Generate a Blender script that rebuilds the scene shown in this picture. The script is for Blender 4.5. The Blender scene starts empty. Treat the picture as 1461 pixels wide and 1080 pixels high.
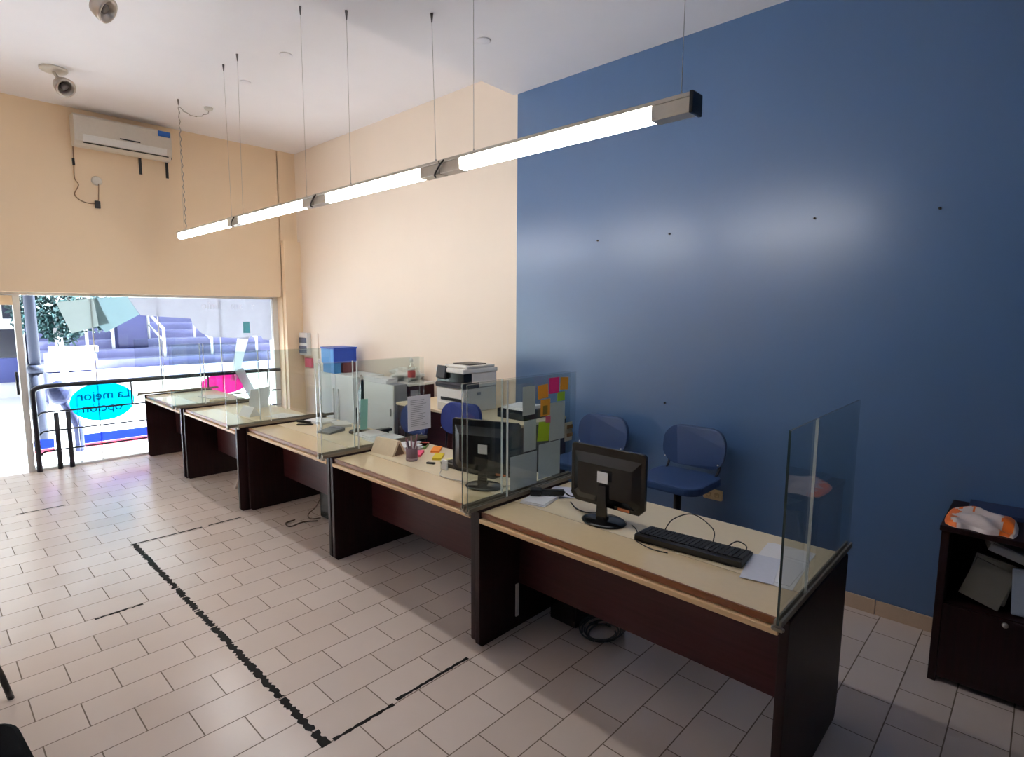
import bpy, bmesh, math, random
from mathutils import Vector, Matrix
random.seed(7)
PI = math.pi
S = bpy.context.scene
COL = S.collection

# ------------------------------------------------------------------ materials
MATS = {}
def lin(c):
    c = c / 255.0
    return c / 12.92 if c <= 0.04045 else ((c + 0.055) / 1.055) ** 2.4
def rgb(r, g, b): return (lin(r), lin(g), lin(b), 1)

def mat(name, col, rough=0.5, metal=0.0, noise=0.06, nscale=40.0, bump=0.0, spec=0.5, coat=0.0, emit=0.0):
    """procedural principled material: base colour broken up by a faint noise, optional bump"""
    if name in MATS: return MATS[name]
    m = bpy.data.materials.new(name); m.use_nodes = True
    nt = m.node_tree; b = nt.nodes['Principled BSDF']
    b.inputs['Roughness'].default_value = rough
    b.inputs['Metallic'].default_value = metal
    b.inputs['Specular IOR Level'].default_value = spec
    b.inputs['Coat Weight'].default_value = coat
    tc = nt.nodes.new('ShaderNodeTexCoord')
    n = nt.nodes.new('ShaderNodeTexNoise'); n.inputs['Scale'].default_value = nscale; n.inputs['Detail'].default_value = 3
    nt.links.new(tc.outputs['Object'], n.inputs['Vector'])
    mx = nt.nodes.new('ShaderNodeMix'); mx.data_type = 'RGBA'
    c = Vector(col[:3])
    mx.inputs[6].default_value = (*(c * (1 - noise)), 1)
    mx.inputs[7].default_value = (*[min(1, v * (1 + noise)) for v in c], 1)
    nt.links.new(n.outputs['Fac'], mx.inputs[0])
    nt.links.new(mx.outputs[2], b.inputs['Base Color'])
    if bump:
        bp = nt.nodes.new('ShaderNodeBump'); bp.inputs['Strength'].default_value = bump; bp.inputs['Distance'].default_value = 0.01
        nt.links.new(n.outputs['Fac'], bp.inputs['Height']); nt.links.new(bp.outputs['Normal'], b.inputs['Normal'])
    if emit:
        b.inputs['Emission Color'].default_value = (1, 1, 1, 1); b.inputs['Emission Strength'].default_value = emit
    MATS[name] = m
    return m

def wood(name, c1, c2, rough=0.35, axis='z', coat=0.0, spec=0.22):
    if name in MATS: return MATS[name]
    m = bpy.data.materials.new(name); m.use_nodes = True
    nt = m.node_tree; b = nt.nodes['Principled BSDF']
    b.inputs['Roughness'].default_value = rough; b.inputs['Coat Weight'].default_value = coat
    b.inputs['Specular IOR Level'].default_value = spec
    tc = nt.nodes.new('ShaderNodeTexCoord'); mp = nt.nodes.new('ShaderNodeMapping')
    mp.inputs['Scale'].default_value = {'z': (22, 22, 1.2), 'y': (22, 1.2, 22), 'x': (1.2, 22, 22)}[axis]
    n = nt.nodes.new('ShaderNodeTexNoise'); n.inputs['Scale'].default_value = 3; n.inputs['Detail'].default_value = 6
    nt.links.new(tc.outputs['Object'], mp.inputs['Vector']); nt.links.new(mp.outputs['Vector'], n.inputs['Vector'])
    r = nt.nodes.new('ShaderNodeValToRGB')
    r.color_ramp.elements[0].position = 0.3; r.color_ramp.elements[0].color = c1
    r.color_ramp.elements[1].position = 0.7; r.color_ramp.elements[1].color = c2
    nt.links.new(n.outputs['Fac'], r.inputs['Fac']); nt.links.new(r.outputs['Color'], b.inputs['Base Color'])
    MATS[name] = m
    return m

def glass(name, tint, base=0.04, top=0.75):
    """thin architectural glass: tinted straight-through light plus an angle-dependent mirror"""
    if name in MATS: return MATS[name]
    m = bpy.data.materials.new(name); m.use_nodes = True
    nt = m.node_tree; nt.nodes.remove(nt.nodes['Principled BSDF'])
    out = nt.nodes['Material Output']
    tr = nt.nodes.new('ShaderNodeBsdfTransparent'); tr.inputs['Color'].default_value = (*tint, 1)
    gl = nt.nodes.new('ShaderNodeBsdfGlossy'); gl.inputs['Roughness'].default_value = 0.01
    lw = nt.nodes.new('ShaderNodeLayerWeight'); lw.inputs['Blend'].default_value = 0.5
    pw = nt.nodes.new('ShaderNodeMath'); pw.operation = 'POWER'; pw.inputs[1].default_value = 4.0
    nt.links.new(lw.outputs['Facing'], pw.inputs[0])
    mr = nt.nodes.new('ShaderNodeMapRange'); mr.inputs['To Min'].default_value = base; mr.inputs['To Max'].default_value = top
    nt.links.new(pw.outputs[0], mr.inputs['Value'])
    mx = nt.nodes.new('ShaderNodeMixShader')
    nt.links.new(mr.outputs['Result'], mx.inputs['Fac']); nt.links.new(tr.outputs[0], mx.inputs[1]); nt.links.new(gl.outputs[0], mx.inputs[2])
    nt.links.new(mx.outputs[0], out.inputs['Surface'])
    MATS[name] = m
    return m

def film(name, col, alpha):
    """translucent paper or coloured film stuck on glass"""
    if name in MATS: return MATS[name]
    m = bpy.data.materials.new(name); m.use_nodes = True
    nt = m.node_tree; nt.nodes.remove(nt.nodes['Principled BSDF'])
    out = nt.nodes['Material Output']
    d = nt.nodes.new('ShaderNodeBsdfDiffuse'); d.inputs['Color'].default_value = col
    t = nt.nodes.new('ShaderNodeBsdfTranslucent'); t.inputs['Color'].default_value = col
    tr = nt.nodes.new('ShaderNodeBsdfTransparent'); tr.inputs['Color'].default_value = col
    n = nt.nodes.new('ShaderNodeTexNoise'); n.inputs['Scale'].default_value = 6
    tc = nt.nodes.new('ShaderNodeTexCoord'); nt.links.new(tc.outputs['Object'], n.inputs['Vector'])
    a = nt.nodes.new('ShaderNodeMixShader'); a.inputs['Fac'].default_value = 0.7
    nt.links.new(d.outputs[0], a.inputs[1]); nt.links.new(t.outputs[0], a.inputs[2])
    mr = nt.nodes.new('ShaderNodeMapRange'); mr.inputs['To Min'].default_value = max(0, alpha - .08); mr.inputs['To Max'].default_value = min(1, alpha + .08)
    nt.links.new(n.outputs['Fac'], mr.inputs['Value'])
    b = nt.nodes.new('ShaderNodeMixShader')
    nt.links.new(mr.outputs['Result'], b.inputs['Fac']); nt.links.new(tr.outputs[0], b.inputs[1]); nt.links.new(a.outputs[0], b.inputs[2])
    nt.links.new(b.outputs[0], out.inputs['Surface'])
    MATS[name] = m
    return m

# ------------------------------------------------------------------ mesh building
class MB:
    def __init__(self): self.bm = bmesh.new()
    def _mi(self, geom, mi):
        for f in geom: f.material_index = mi
    def box(self, x0, x1, y0, y1, z0, z1, mi=0, rz=0.0, bev=0.0, tilt=None):
        bm = self.bm
        c = Vector(((x0 + x1) / 2, (y0 + y1) / 2, (z0 + z1) / 2))
        r = bmesh.ops.create_cube(bm, size=1)
        vs = r['verts']
        M = Matrix.Translation(c) @ Matrix.Rotation(rz, 4, 'Z') @ (tilt or Matrix()) @ Matrix.Diagonal((x1 - x0, y1 - y0, z1 - z0, 1))
        bmesh.ops.transform(bm, matrix=M, verts=vs)
        fs = list({f for v in vs for f in v.link_faces}); self._mi(fs, mi)
        if bev > 0:
            es = list({e for v in vs for e in v.link_edges})
            rr = bmesh.ops.bevel(bm, geom=es, offset=bev, segments=2, affect='EDGES', profile=0.6)
            self._mi(rr['faces'], mi)
        return self
    def prism(self, pts, axis, a, b, mi=0, bev=0.0):
        """polygon pts extruded along axis from a to b. axis x: pts=(y,z); y: (x,z); z: (x,y)"""
        bm = self.bm
        def P(p, t):
            return {'x': (t, p[0], p[1]), 'y': (p[0], t, p[1]), 'z': (p[0], p[1], t)}[axis]
        v0 = [bm.verts.new(P(p, a)) for p in pts]; v1 = [bm.verts.new(P(p, b)) for p in pts]
        n = len(pts); fs = [bm.faces.new(v0), bm.faces.new(v1[::-1])]
        for i in range(n): fs.append(bm.faces.new((v0[i], v1[i], v1[(i + 1) % n], v0[(i + 1) % n])))
        self._mi(fs, mi)
        bmesh.ops.recalc_face_normals(bm, faces=fs)
        if bev > 0:
            es = list({e for f in fs[:2] for e in f.edges})
            rr = bmesh.ops.bevel(bm, geom=es, offset=bev, segments=2, affect='EDGES', profile=0.6); self._mi(rr['faces'], mi)
        return self
    def lathe(self, prof, c=(0, 0, 0), seg=24, mi=0, M=None):
        bm = self.bm; rings = []
        M = M or Matrix()
        for r, z in prof:
            rings.append([bm.verts.new(Vector(c) + M @ Vector((r * math.cos(2 * PI * i / seg), r * math.sin(2 * PI * i / seg), z))) for i in range(seg)])
        fs = []
        for a, b in zip(rings, rings[1:]):
            for i in range(seg):
                fs.append(bm.faces.new((a[i], a[(i + 1) % seg], b[(i + 1) % seg], b[i])))
        fs.append(bm.faces.new(rings[0][::-1])); fs.append(bm.faces.new(rings[-1]))
        for f in fs: f.smooth = True; f.material_index = mi
        return self
    def cyl(self, p, q, r, seg=12, mi=0, r2=None):
        p = Vector(p); q = Vector(q); d = q - p
        M = d.to_track_quat('Z', 'Y').to_matrix().to_4x4()
        return self.lathe([(r, 0), (r if r2 is None else r2, d.length)], p, seg, mi, M)
    def tube(self, pts, r, seg=8, mi=0, sub=5):
        pts = [Vector(p) for p in pts]
        if sub > 1 and len(pts) > 2:
            out = []
            for i in range(len(pts) - 1):
                p0 = pts[max(i - 1, 0)]; p1 = pts[i]; p2 = pts[i + 1]; p3 = pts[min(i + 2, len(pts) - 1)]
                for k in range(sub):
                    t = k / sub
                    out.append(0.5 * ((2 * p1) + (p2 - p0) * t + (2 * p0 - 5 * p1 + 4 * p2 - p3) * t * t + (3 * p1 - p0 - 3 * p2 + p3) * t ** 3))
            out.append(pts[-1]); pts = out
        bm = self.bm; rings = []
        up = Vector((0, 0, 1)); t0 = (pts[1] - pts[0]).normalized()
        n = t0.cross(up)
        if n.length < 1e-3: n = t0.cross(Vector((1, 0, 0)))
        n.normalize()
        for i, p in enumerate(pts):
            t = (pts[min(i + 1, len(pts) - 1)] - pts[max(i - 1, 0)])
            if t.length < 1e-9: t = t0
            t.normalize()
            n = n - t * n.dot(t)
            if n.length < 1e-6: n = t.orthogonal()
            n.normalize(); b = t.cross(n)
            rings.append([bm.verts.new(p + (n * math.cos(2 * PI * k / seg) + b * math.sin(2 * PI * k / seg)) * r) for k in range(seg)])
        for a, b in zip(rings, rings[1:]):
            for k in range(seg):
                f = bm.faces.new((a[k], a[(k + 1) % seg], b[(k + 1) % seg], b[k])); f.smooth = True; f.material_index = mi
        for rg in (rings[0][::-1], rings[-1]):
            f = bm.faces.new(rg); f.material_index = mi
        return self
    def blob(self, c, s, noise=0.2, sub=3, mi=0, seed=0, flat=None):
        bm = self.bm; rnd = random.Random(seed)
        r = bmesh.ops.create_icosphere(bm, subdivisions=sub, radius=1)
        ph = [(Vector((rnd.uniform(-1, 1), rnd.uniform(-1, 1), rnd.uniform(-1, 1))).normalized(), rnd.uniform(3, 9), rnd.uniform(0, 6)) for _ in range(9)]
        for v in r['verts']:
            k = 1 + noise * sum(math.sin(v.co.dot(d) * f + o) for d, f, o in ph) / 3
            p = v.co * k
            v.co = Vector(c) + Vector((p.x * s[0], p.y * s[1], p.z * s[2]))
            if flat is not None and v.co.z < flat: v.co.z = flat
            for f in v.link_faces: f.material_index = mi
        return self
    def quad(self, a, b, c, d, mi=0):
        f = self.bm.faces.new([self.bm.verts.new(p) for p in (a, b, c, d)]); f.material_index = mi
        return self
    def build(self, name, mats, parent=None, loc=None, rz=0.0):
        me = bpy.data.meshes.new(name); self.bm.normal_update(); self.bm.to_mesh(me); self.bm.free()
        for m in (mats if isinstance(mats, (list, tuple)) else [mats]): me.materials.append(m)
        o = bpy.data.objects.new(name, me); COL.objects.link(o)
        if parent: o.parent = parent
        if loc is not None: o.location = loc
        if rz: o.rotation_euler = (0, 0, rz)
        return o

def rrect(w, h, r, n=5, cx=0.0, cy=0.0):
    pts = []
    for sx, sy, a0 in ((1, 1, 0), (-1, 1, PI / 2), (-1, -1, PI), (1, -1, 3 * PI / 2)):
        for i in range(n + 1):
            a = a0 + PI / 2 * i / n
            pts.append((cx + sx * (w / 2 - r) + r * math.cos(a), cy + sy * (h / 2 - r) + r * math.sin(a)))
    return pts

def tag(o, label, cat, group=None, kind=None):
    o['label'] = label; o['category'] = cat
    if group: o['group'] = group
    if kind: o['kind'] = kind
    return o
def thing(name, label, cat, loc=(0, 0, 0), rz=0.0, group=None):
    o = bpy.data.objects.new(name, None); COL.objects.link(o); o.empty_display_size = 0.05
    o.location = loc; o.rotation_euler = (0, 0, rz)
    return tag(o, label, cat, group)
def struct(o): o['kind'] = 'structure'; return o
def part_label(o, label): o['label'] = label; return o
def copy_tree(o, parent=None):
    c = o.copy(); COL.objects.link(c)
    if parent: c.parent = parent
    for ch in list(o.children): copy_tree(ch, c)
    return c

def text_mesh(name, txt, size, material, extrude=0.0005):
    cu = bpy.data.curves.new(name, 'FONT'); cu.body = txt; cu.size = size; cu.align_x = 'CENTER'; cu.extrude = extrude; cu.offset = .0012
    cu.space_line = 0.9
    t = bpy.data.objects.new(name + '_curve', cu); COL.objects.link(t)
    dg = bpy.context.evaluated_depsgraph_get()
    me = bpy.data.meshes.new_from_object(t.evaluated_get(dg))
    bpy.data.objects.remove(t); bpy.data.curves.remove(cu)
    me.materials.clear(); me.materials.append(material)
    o = bpy.data.objects.new(name, me); COL.objects.link(o)
    return o

# ------------------------------------------------------------------ palette
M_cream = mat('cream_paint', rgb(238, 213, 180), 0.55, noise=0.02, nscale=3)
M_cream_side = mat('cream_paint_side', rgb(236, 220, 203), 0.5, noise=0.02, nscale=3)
M_ceil = mat('white_ceiling_paint', rgb(243, 241, 245), 0.8, noise=0.02, nscale=4)
M_blue = mat('blue_wall_paint', rgb(72, 103, 143), 0.33, noise=0.04, nscale=2.0, spec=1.0)
M_skirt = mat('beige_skirting_tile', rgb(196, 170, 146), 0.35)
M_wood = wood('dark_mahogany_panel', (0.012, 0.0035, 0.0040, 1), (0.022, 0.0065, 0.0070, 1), 0.45, 'z')
M_wood2 = wood('mahogany_modesty', (0.034, 0.0070, 0.0085, 1), (0.050, 0.012, 0.014, 1), 0.45, 'y')
M_top = mat('cream_laminate_top', rgb(222, 204, 172), 0.32, noise=0.03)
M_strip = mat('tan_laminate_front', rgb(218, 194, 156), 0.25, noise=0.03, coat=0.4)
M_lip = mat('light_wood_edge', rgb(214, 178, 132), 0.4)
M_edge = mat('brown_edge_band', rgb(118, 66, 30), 0.4)
M_groove = mat('groove_brown', rgb(120, 98, 70), 0.5)
M_glass = glass('screen_glass', (0.93, 0.955, 0.945), 0.035, 0.6)
M_gedge = mat('green_glass_edge', rgb(38, 58, 54), 0.2, spec=0.8)
M_gseam = mat('pale_glass_joint', rgb(226, 228, 226), 0.3)
M_rail = mat('dull_aluminium_rail', rgb(140, 130, 116), 0.4, metal=0.6)
M_black = mat('black_plastic', rgb(22, 21, 22), 0.38, bump=0.02, nscale=200)
M_blackg = mat('glossy_black_plastic', rgb(14, 14, 16), 0.18)
M_key = mat('black_keys', rgb(30, 29, 30), 0.5)
M_white = mat('white_plastic', rgb(226, 224, 220), 0.4)
M_offwhite = mat('ivory_plastic', rgb(214, 206, 194), 0.4)
M_paper = mat('white_paper', rgb(228, 226, 228), 0.7, noise=0.03)
M_greyp = mat('grey_paper', rgb(176, 176, 172), 0.7, noise=0.08, nscale=25)
M_wmetal = mat('white_sheet_metal', rgb(244, 243, 242), 0.35)
M_gmetal = mat('grey_sheet_metal', rgb(150, 150, 160), 0.4)
M_alu = mat('aluminium_housing', rgb(188, 182, 172), 0.35, metal=0.5)
M_steel = mat('steel_wire', rgb(176, 172, 170), 0.5, metal=0.2)
M_bluefab = mat('blue_chair_plastic', rgb(38, 62, 104), 0.45)
M_bluefab2 = mat('navy_chair_fabric', rgb(30, 48, 120), 0.6, bump=0.1, nscale=120)
M_tape = mat('black_floor_tape', rgb(26, 23, 22), 0.75, noise=0.3, nscale=60, spec=.2)
M_rblack = mat('black_rail_paint', rgb(20, 22, 36), 0.35)
M_red = mat('red_plastic', rgb(200, 40, 46), 0.4)
M_orange = mat('orange_plastic_film', rgb(232, 112, 28), 0.35)
M_kraft = mat('kraft_card', rgb(222, 202, 172), 0.7)
M_cable = mat('black_cable', rgb(30, 28, 26), 0.5)
M_socket = mat('yellowed_socket_plastic', rgb(214, 184, 136), 0.4)
M_clear = glass('clear_plastic', (0.9, 0.92, 0.92), 0.08, 0.6)

def tile_floor():
    m = bpy.data.materials.new('white_brick_laid_floor_tile'); m.use_nodes = True
    nt = m.node_tree; b = nt.nodes['Principled BSDF']
    g = nt.nodes.new('ShaderNodeNewGeometry'); mp = nt.nodes.new('ShaderNodeMapping')
    mp.inputs['Location'].default_value = (-0.238 + 0.1595, -3.046, 0)
    nt.links.new(g.outputs['Position'], mp.inputs['Vector'])
    br = nt.nodes.new('ShaderNodeTexBrick')
    br.inputs['Scale'].default_value = 1; br.inputs['Brick Width'].default_value = 0.319; br.inputs['Row Height'].default_value = 0.2048
    br.inputs['Mortar Size'].default_value = 0.0028; br.inputs['Mortar Smooth'].default_value = 0.15; br.inputs['Bias'].default_value = 0
    br.inputs['Color1'].default_value = rgb(214, 198, 188); br.inputs['Color2'].default_value = rgb(206, 189, 178)
    br.inputs['Mortar'].default_value = rgb(112, 94, 80)
    nt.links.new(mp.outputs['Vector'], br.inputs['Vector'])
    n = nt.nodes.new('ShaderNodeTexNoise'); n.inputs['Scale'].default_value = 2.3; n.inputs['Detail'].default_value = 5
    nt.links.new(g.outputs['Position'], n.inputs['Vector'])
    mr = nt.nodes.new('ShaderNodeMapRange'); mr.inputs['To Min'].default_value = 0.9; mr.inputs['To Max'].default_value = 1.06
    nt.links.new(n.outputs['Fac'], mr.inputs['Value'])
    mx = nt.nodes.new('ShaderNodeMix'); mx.data_type = 'RGBA'; mx.blend_type = 'MULTIPLY'; mx.inputs[0].default_value = 1
    nt.links.new(br.outputs['Color'], mx.inputs[6]); nt.links.new(mr.outputs['Result'], mx.inputs[7])
    nt.links.new(mx.outputs[2], b.inputs['Base Color'])
    r2 = nt.nodes.new('ShaderNodeMapRange'); r2.inputs['To Min'].default_value = 0.24; r2.inputs['To Max'].default_value = 0.7
    nt.links.new(br.outputs['Fac'], r2.inputs['Value']); nt.links.new(r2.outputs['Result'], b.inputs['Roughness'])
    iv = nt.nodes.new('ShaderNodeMath'); iv.operation = 'SUBTRACT'; iv.inputs[0].default_value = 1
    nt.links.new(br.outputs['Fac'], iv.inputs[1])
    bp = nt.nodes.new('ShaderNodeBump'); bp.inputs['Strength'].default_value = 0.5; bp.inputs['Distance'].default_value = 0.002
    nt.links.new(iv.outputs[0], bp.inputs['Height']); nt.links.new(bp.outputs['Normal'], b.inputs['Normal'])
    return m
M_floor = tile_floor()

# ------------------------------------------------------------------ room shell
XW, ZH, ZL = 3.81, 3.87, 3.645
struct(MB().box(-3, XW, -3, 7.9, -0.12, 0).build('floor', M_floor))
c = MB()
c.box(-3.2, XW + .2, 3.4, 8.0, ZH, ZH + .15)
c.prism([(-3.2, -3.2), (XW + .2, -3.2), (XW + .2, 3.605), (1.78, 3.505), (-3.2, 3.26)], 'z', ZL, ZH + .15)
struct(c.build('ceiling', M_ceil))
struct(MB().box(XW, XW + .2, -3.2, 3.55, -.12, ZL + .01, 1).box(XW, XW + .2, 3.55, 8.0, -.12, ZH + .01, 0).build('wall_right', [M_cream_side, M_blue]))
struct(MB().box(-3.2, 3.57, 7.71, 8.0, 1.935, ZH).box(3.56, XW, 7.71, 8.0, -.05, ZH).box(-3.2, -2.7, 7.71, 8.0, -.05, 1.935).build('wall_front', M_cream))
struct(MB().box(3.575, XW, 7.63, 7.71, 0, 2.69).build('trim_1', M_cream))
struct(MB().box(-3.2, XW + .2, -3.2, -3, -.12, ZH).build('wall_back', M_blue))
struct(MB().box(-3.2, -3, -3.2, 3.4, -.12, ZH, 1).box(-3.2, -3, 3.4, 8.0, -.12, ZH, 0).build('wall_left', [M_cream, M_blue]))
sk = MB()
y = -2.98
while y < 7.6:
    sk.box(XW - .012, XW, y, min(y + .3965, 7.63), 0, .088, bev=.002); y += .4
struct(sk.build('baseboard_right', M_skirt))
# white frame of the shop front: head, right reveal and mullions
fr = MB()
fr.box(-2.7, 3.5, 7.88, 7.98, 1.905, 1.935).box(3.49, 3.56, 7.86, 8.0, 0, 1.935)
fr.box(.772, .828, 7.90, 7.97, 0, 1.91).box(-.38, -.32, 7.90, 7.97, 0, 1.91)
struct(fr.build('trim_2', M_white))
w1 = struct(MB().box(.828, 3.49, 7.90, 7.96, -.01, .022).build('window_1', M_white))
for a, b in ((.83, 1.24), (1.244, 1.44), (1.446, 2.10), (2.106, 2.81), (2.816, 3.488)):
    MB().box(a, b, 7.925, 7.935, .02, 1.905).build('pane', [M_glass], w1)
for x in (1.443, 2.103, 2.813):
    MB().box(x - .005, x + .005, 7.921, 7.939, .02, 1.905).build('silicone_joint', M_white, w1)
MB().box(1.239, 1.245, 7.921, 7.939, .02, .8).build('silicone_joint', M_gedge, w1)
w2 = struct(MB().box(-2.7, -.38, 7.90, 7.96, -.01, .022).build('window_2', M_white))
MB().box(-2.69, -.385, 7.925, 7.935, .02, 1.905).build('pane', [M_glass], w2)
d1 = struct(MB().box(-.318, .77, 7.90, 7.97, 1.80, 1.9).build('door_1', M_cream))
MB().box(-.31, .765, 7.925, 7.935, .02, 1.79).build('pane', [M_glass], d1)
MB().cyl((.745, 7.88, .86), (.745, 7.88, 1.10), .014).cyl((.745, 7.88, .9), (.745, 7.93, .9), .008).cyl((.745, 7.88, 1.06), (.745, 7.93, 1.06), .008).build('door_handle', M_rblack, d1)

# ------------------------------------------------------------------ outside
struct(MB().box(-14, 22, 7.9, 34, -.15, -.02).build('pavement_ground', mat('pale_pavement', rgb(214, 214, 218), 0.8, nscale=4)))
M_slate = mat('blue_grey_stone', rgb(122, 124, 168), 0.8, noise=0.25, nscale=3)
M_stone = mat('white_stone', rgb(232, 232, 228), 0.8)
st = thing('stone_steps', 'wide blue-grey stone steps rising across the street, seen through the shop window', 'steps', (6.5, 13, -.02))
for i in range(9):
    MB().box(-4.8, 3.9, i * .55 + .1, (i + 1) * .55 + .1 + (.05 if i < 8 else 1), 0.001, .42 + .17 * (i + 1)).build('step', M_slate, st)
MB().box(-4.85, 3.95, -.14, .1, 0, .42).build('kerb_wall', M_stone, st)
def step_rail(x, y, h, label):
    t = thing('white_handrail', label, 'railing', (x, y, 0), group='white handrails on the stone steps')
    i0 = int((y - 13.1) / .55); z0 = .40 + .17 * (i0 + 1); z1 = z0 + .17 * 2
    MB().cyl((0, 0, z0), (0, 0, z0 + h), .03).build('post', M_stone, t)
    MB().cyl((0, 1.1, z1), (0, 1.1, z1 + h), .03).build('post', M_stone, t)
    MB().tube([(0, 0, z0 + h), (0, 1.1, z1 + h)], .03).tube([(0, 0, z0 + h * .55), (0, 1.1, z1 + h * .55)], .02).build('rail_bar', M_stone, t)
for k, (x, y, h, l) in enumerate(((2.5, 14.35, .62, 'white handrail on stone steps, leftmost, next to the white slabs for sunlit steps'), (2.95, 14.35, .62, 'white handrail on stone steps, second from the tree'), (3.75, 13.8, .6, 'white handrail on stone steps, in the middle of the flight'), (4.7, 13.8, .6, 'white handrail on stone steps, behind the pale torn film'), (5.7, 13.8, .6, 'white handrail on stone steps, rightmost of the row'))):
    step_rail(x, y, h, l)
t = thing('lit_step_slabs', 'white stacked slabs for sunlit steps at the left end of the blue-grey steps', 'bench', (2.0, 13.45, .0))  # white slabs put the light on these steps into their colour
for i in range(3): MB().box(-.35 + .06 * i, .42 + .05 * i, -.2 + .12 * i, .2, .60 + .16 * i, .72 + .16 * i, bev=.01).build('slab', M_stone, t)
MB().box(-.3, .4, -.05, .2, .585, .93).build('support', M_stone, t)
tag(MB().box(-.28, .28, -.2, .2, 0, .75, bev=.02).box(-.3, .3, -.22, .22, .75, .8).build('utility_box', mat('navy_paint', rgb(40, 44, 92), .5), loc=(3.35, 14.7, .909)), 'dark navy utility box standing on the stone steps behind white handrails', 'box')
# tree
tr = thing('street_tree', 'leafy dark green street tree beside the steps, seen at the window top left', 'tree', (1.72, 12, -.02))
MB().tube([(0, 0, 0), (.03, 0, .8), (-.02, .02, 1.5), (.05, 0, 2.4)], .06).tube([(0, 0, 1.3), (.3, .05, 1.75), (.5, .1, 2.2)], .03).build('trunk', mat('grey_bark', rgb(150, 146, 150), .9), tr)
cr = MB(); rnd = random.Random(3)
for i in range(4200):
    cc = rnd.choice(((-.05, 0, 2.15, .62), (.3, 0, 1.75, .45), (-.28, 0, 1.7, .36), (.05, .1, 1.45, .3), (.6, .1, 2.3, .5), (.62, 0, 1.62, .2), (-.1, 0, 1.85, .4)))
    d = Vector((rnd.gauss(0, 1), rnd.gauss(0, 1), rnd.gauss(0, 1))).normalized() * cc[3] * rnd.random() ** .5
    p = Vector(cc[:3]) + d; a = Vector((rnd.uniform(-1, 1), rnd.uniform(-1, 1), rnd.uniform(-1, 1))).normalized(); b = a.orthogonal().normalized()
    s = rnd.uniform(.035, .065); cr.quad(p - a * s, p + b * s * .5, p + a * s, p - b * s * .5)
cr.build('crown', mat('teal_green_leaf', rgb(10, 48, 50), .6, noise=.4, nscale=8), tr)
# grey lamp post just outside and building across the street
tag(MB().cyl((0, 0, 0), (0, 0, .95), .075).cyl((0, 0, .95), (0, 0, 4.5), .06).lathe([(.09, 0), (.09, .06), (.075, .1)], (0, 0, .95)).build('lamp_post', mat('blue_grey_metal', rgb(26, 31, 48), .6, nscale=3, spec=.2), loc=(1.10, 9.6, -.02)), 'blue-grey lamp post standing outside right of the glass door', 'post')
bd = thing('building', 'white building with dark windows across the street, seen through the left door', 'building', (-1.5, 15, -.02))
MB().box(-6, 3.1, 0, 3, 0, 7).build('wall', M_stone, bd)
M_dark = mat('dark_shop_window', rgb(14, 15, 30), .25)
for xa, xb, za, zb in ((2.2, 2.74, 1.57, 2.3), (2.79, 3.0, 1.57, 2.3), (-1.2, 3.04, .80, 1.36)):
    f = MB().box(xa, xb, -.04, .0, za, zb).build('window', M_dark, bd)
MB().box(-1.2, 3.02, -.06, 0, .31, .795).build('shutter_panel', mat('navy_shutter', rgb(38, 48, 108), .5), bd)
# rubbish bin outside the door
b = thing('street_bin', 'rounded blue-grey litter bin on a curved post outside the window, left of the cyan oval', 'bin', (1.22, 8.8, -.02))
M_bin = mat('blue_grey_bin_plastic', rgb(30, 36, 66), .6, spec=.2)
MB().blob((0, 0, .76), (.13, .13, .15), .03, 3).build('bowl', M_bin, b)
MB().tube([(.02, 0, .65), (.09, 0, .5), (.15, 0, .3), (.15, 0, 0)], .05, 12).build('post', M_bin, b)

# ------------------------------------------------------------------ black railing inside the shop window
rl = thing('black_railing', 'black metal railing with round handrail along the shop window', 'railing', (.86, 7.868, 0))
MB().tube([(0, 0, 0), (0, 0, .45), (0, 0, .84), (.02, 0, .9), (.09, 0, .925), (.3, 0, .93), (1.2, 0, .93), (2.7, 0, .93)], .026, 12, sub=6).build('handrail', M_rblack, rl)
for z in (.645, .435, .215):
    MB().tube([(.02, 0, z - .045), (.05, 0, z - .01), (.12, 0, z), (.5, 0, z), (1.5, 0, z), (2.7, 0, z)], .010, 8).build('rail_bar', M_rblack, rl)
for x in (.18, .285):
    MB().cyl((x, 0, 0), (x, 0, .63), .024, 12).build('post', M_rblack, rl)
for x in (.9, 1.75, 2.52):
    MB().cyl((x, 0, .645), (x, 0, .93), .009, 8).build('baluster', M_rblack, rl)

# ------------------------------------------------------------------ stickers and films on the window
YS = 7.918
M_cyan = film('cyan_sticker_film', rgb(0, 205, 226), .75)
M_cyan2 = film('teal_lettering', rgb(0, 128, 160), .9)
el = tag(MB().prism([(.312 * math.cos(2 * PI * i / 48), .222 * math.sin(2 * PI * i / 48)) for i in range(48)], 'y', -.001, .001).build('oval_sticker', M_cyan, loc=(1.484, YS, .70)), 'bright cyan oval window sticker with reversed lettering', 'sticker')
for wd, dx, dz in (('La', .205, .03), ('mejor', -.065, .03), ('opción', -.01, -.11)):
    tx = text_mesh('lettering', wd, .142, M_cyan2)
    tx.parent = el; tx.rotation_euler = (PI / 2, 0, PI); tx.location = (dx, -.003, dz)
M_pink = film('pink_sticker_film', rgb(226, 88, 172), .85)
tag(MB().prism([(.29 * math.cos(2 * PI * i / 48), .135 * math.sin(2 * PI * i / 48)) for i in range(48)], 'y', -.001, .001).build('pink_sticker', M_pink, loc=(2.82, YS, .785)), 'bright pink oval sticker on the window behind the second desk', 'sticker')
M_bband = film('blue_stripe_film', rgb(104, 128, 238), .9); M_rband = film('red_stripe_film', rgb(246, 150, 166), .75)
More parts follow.
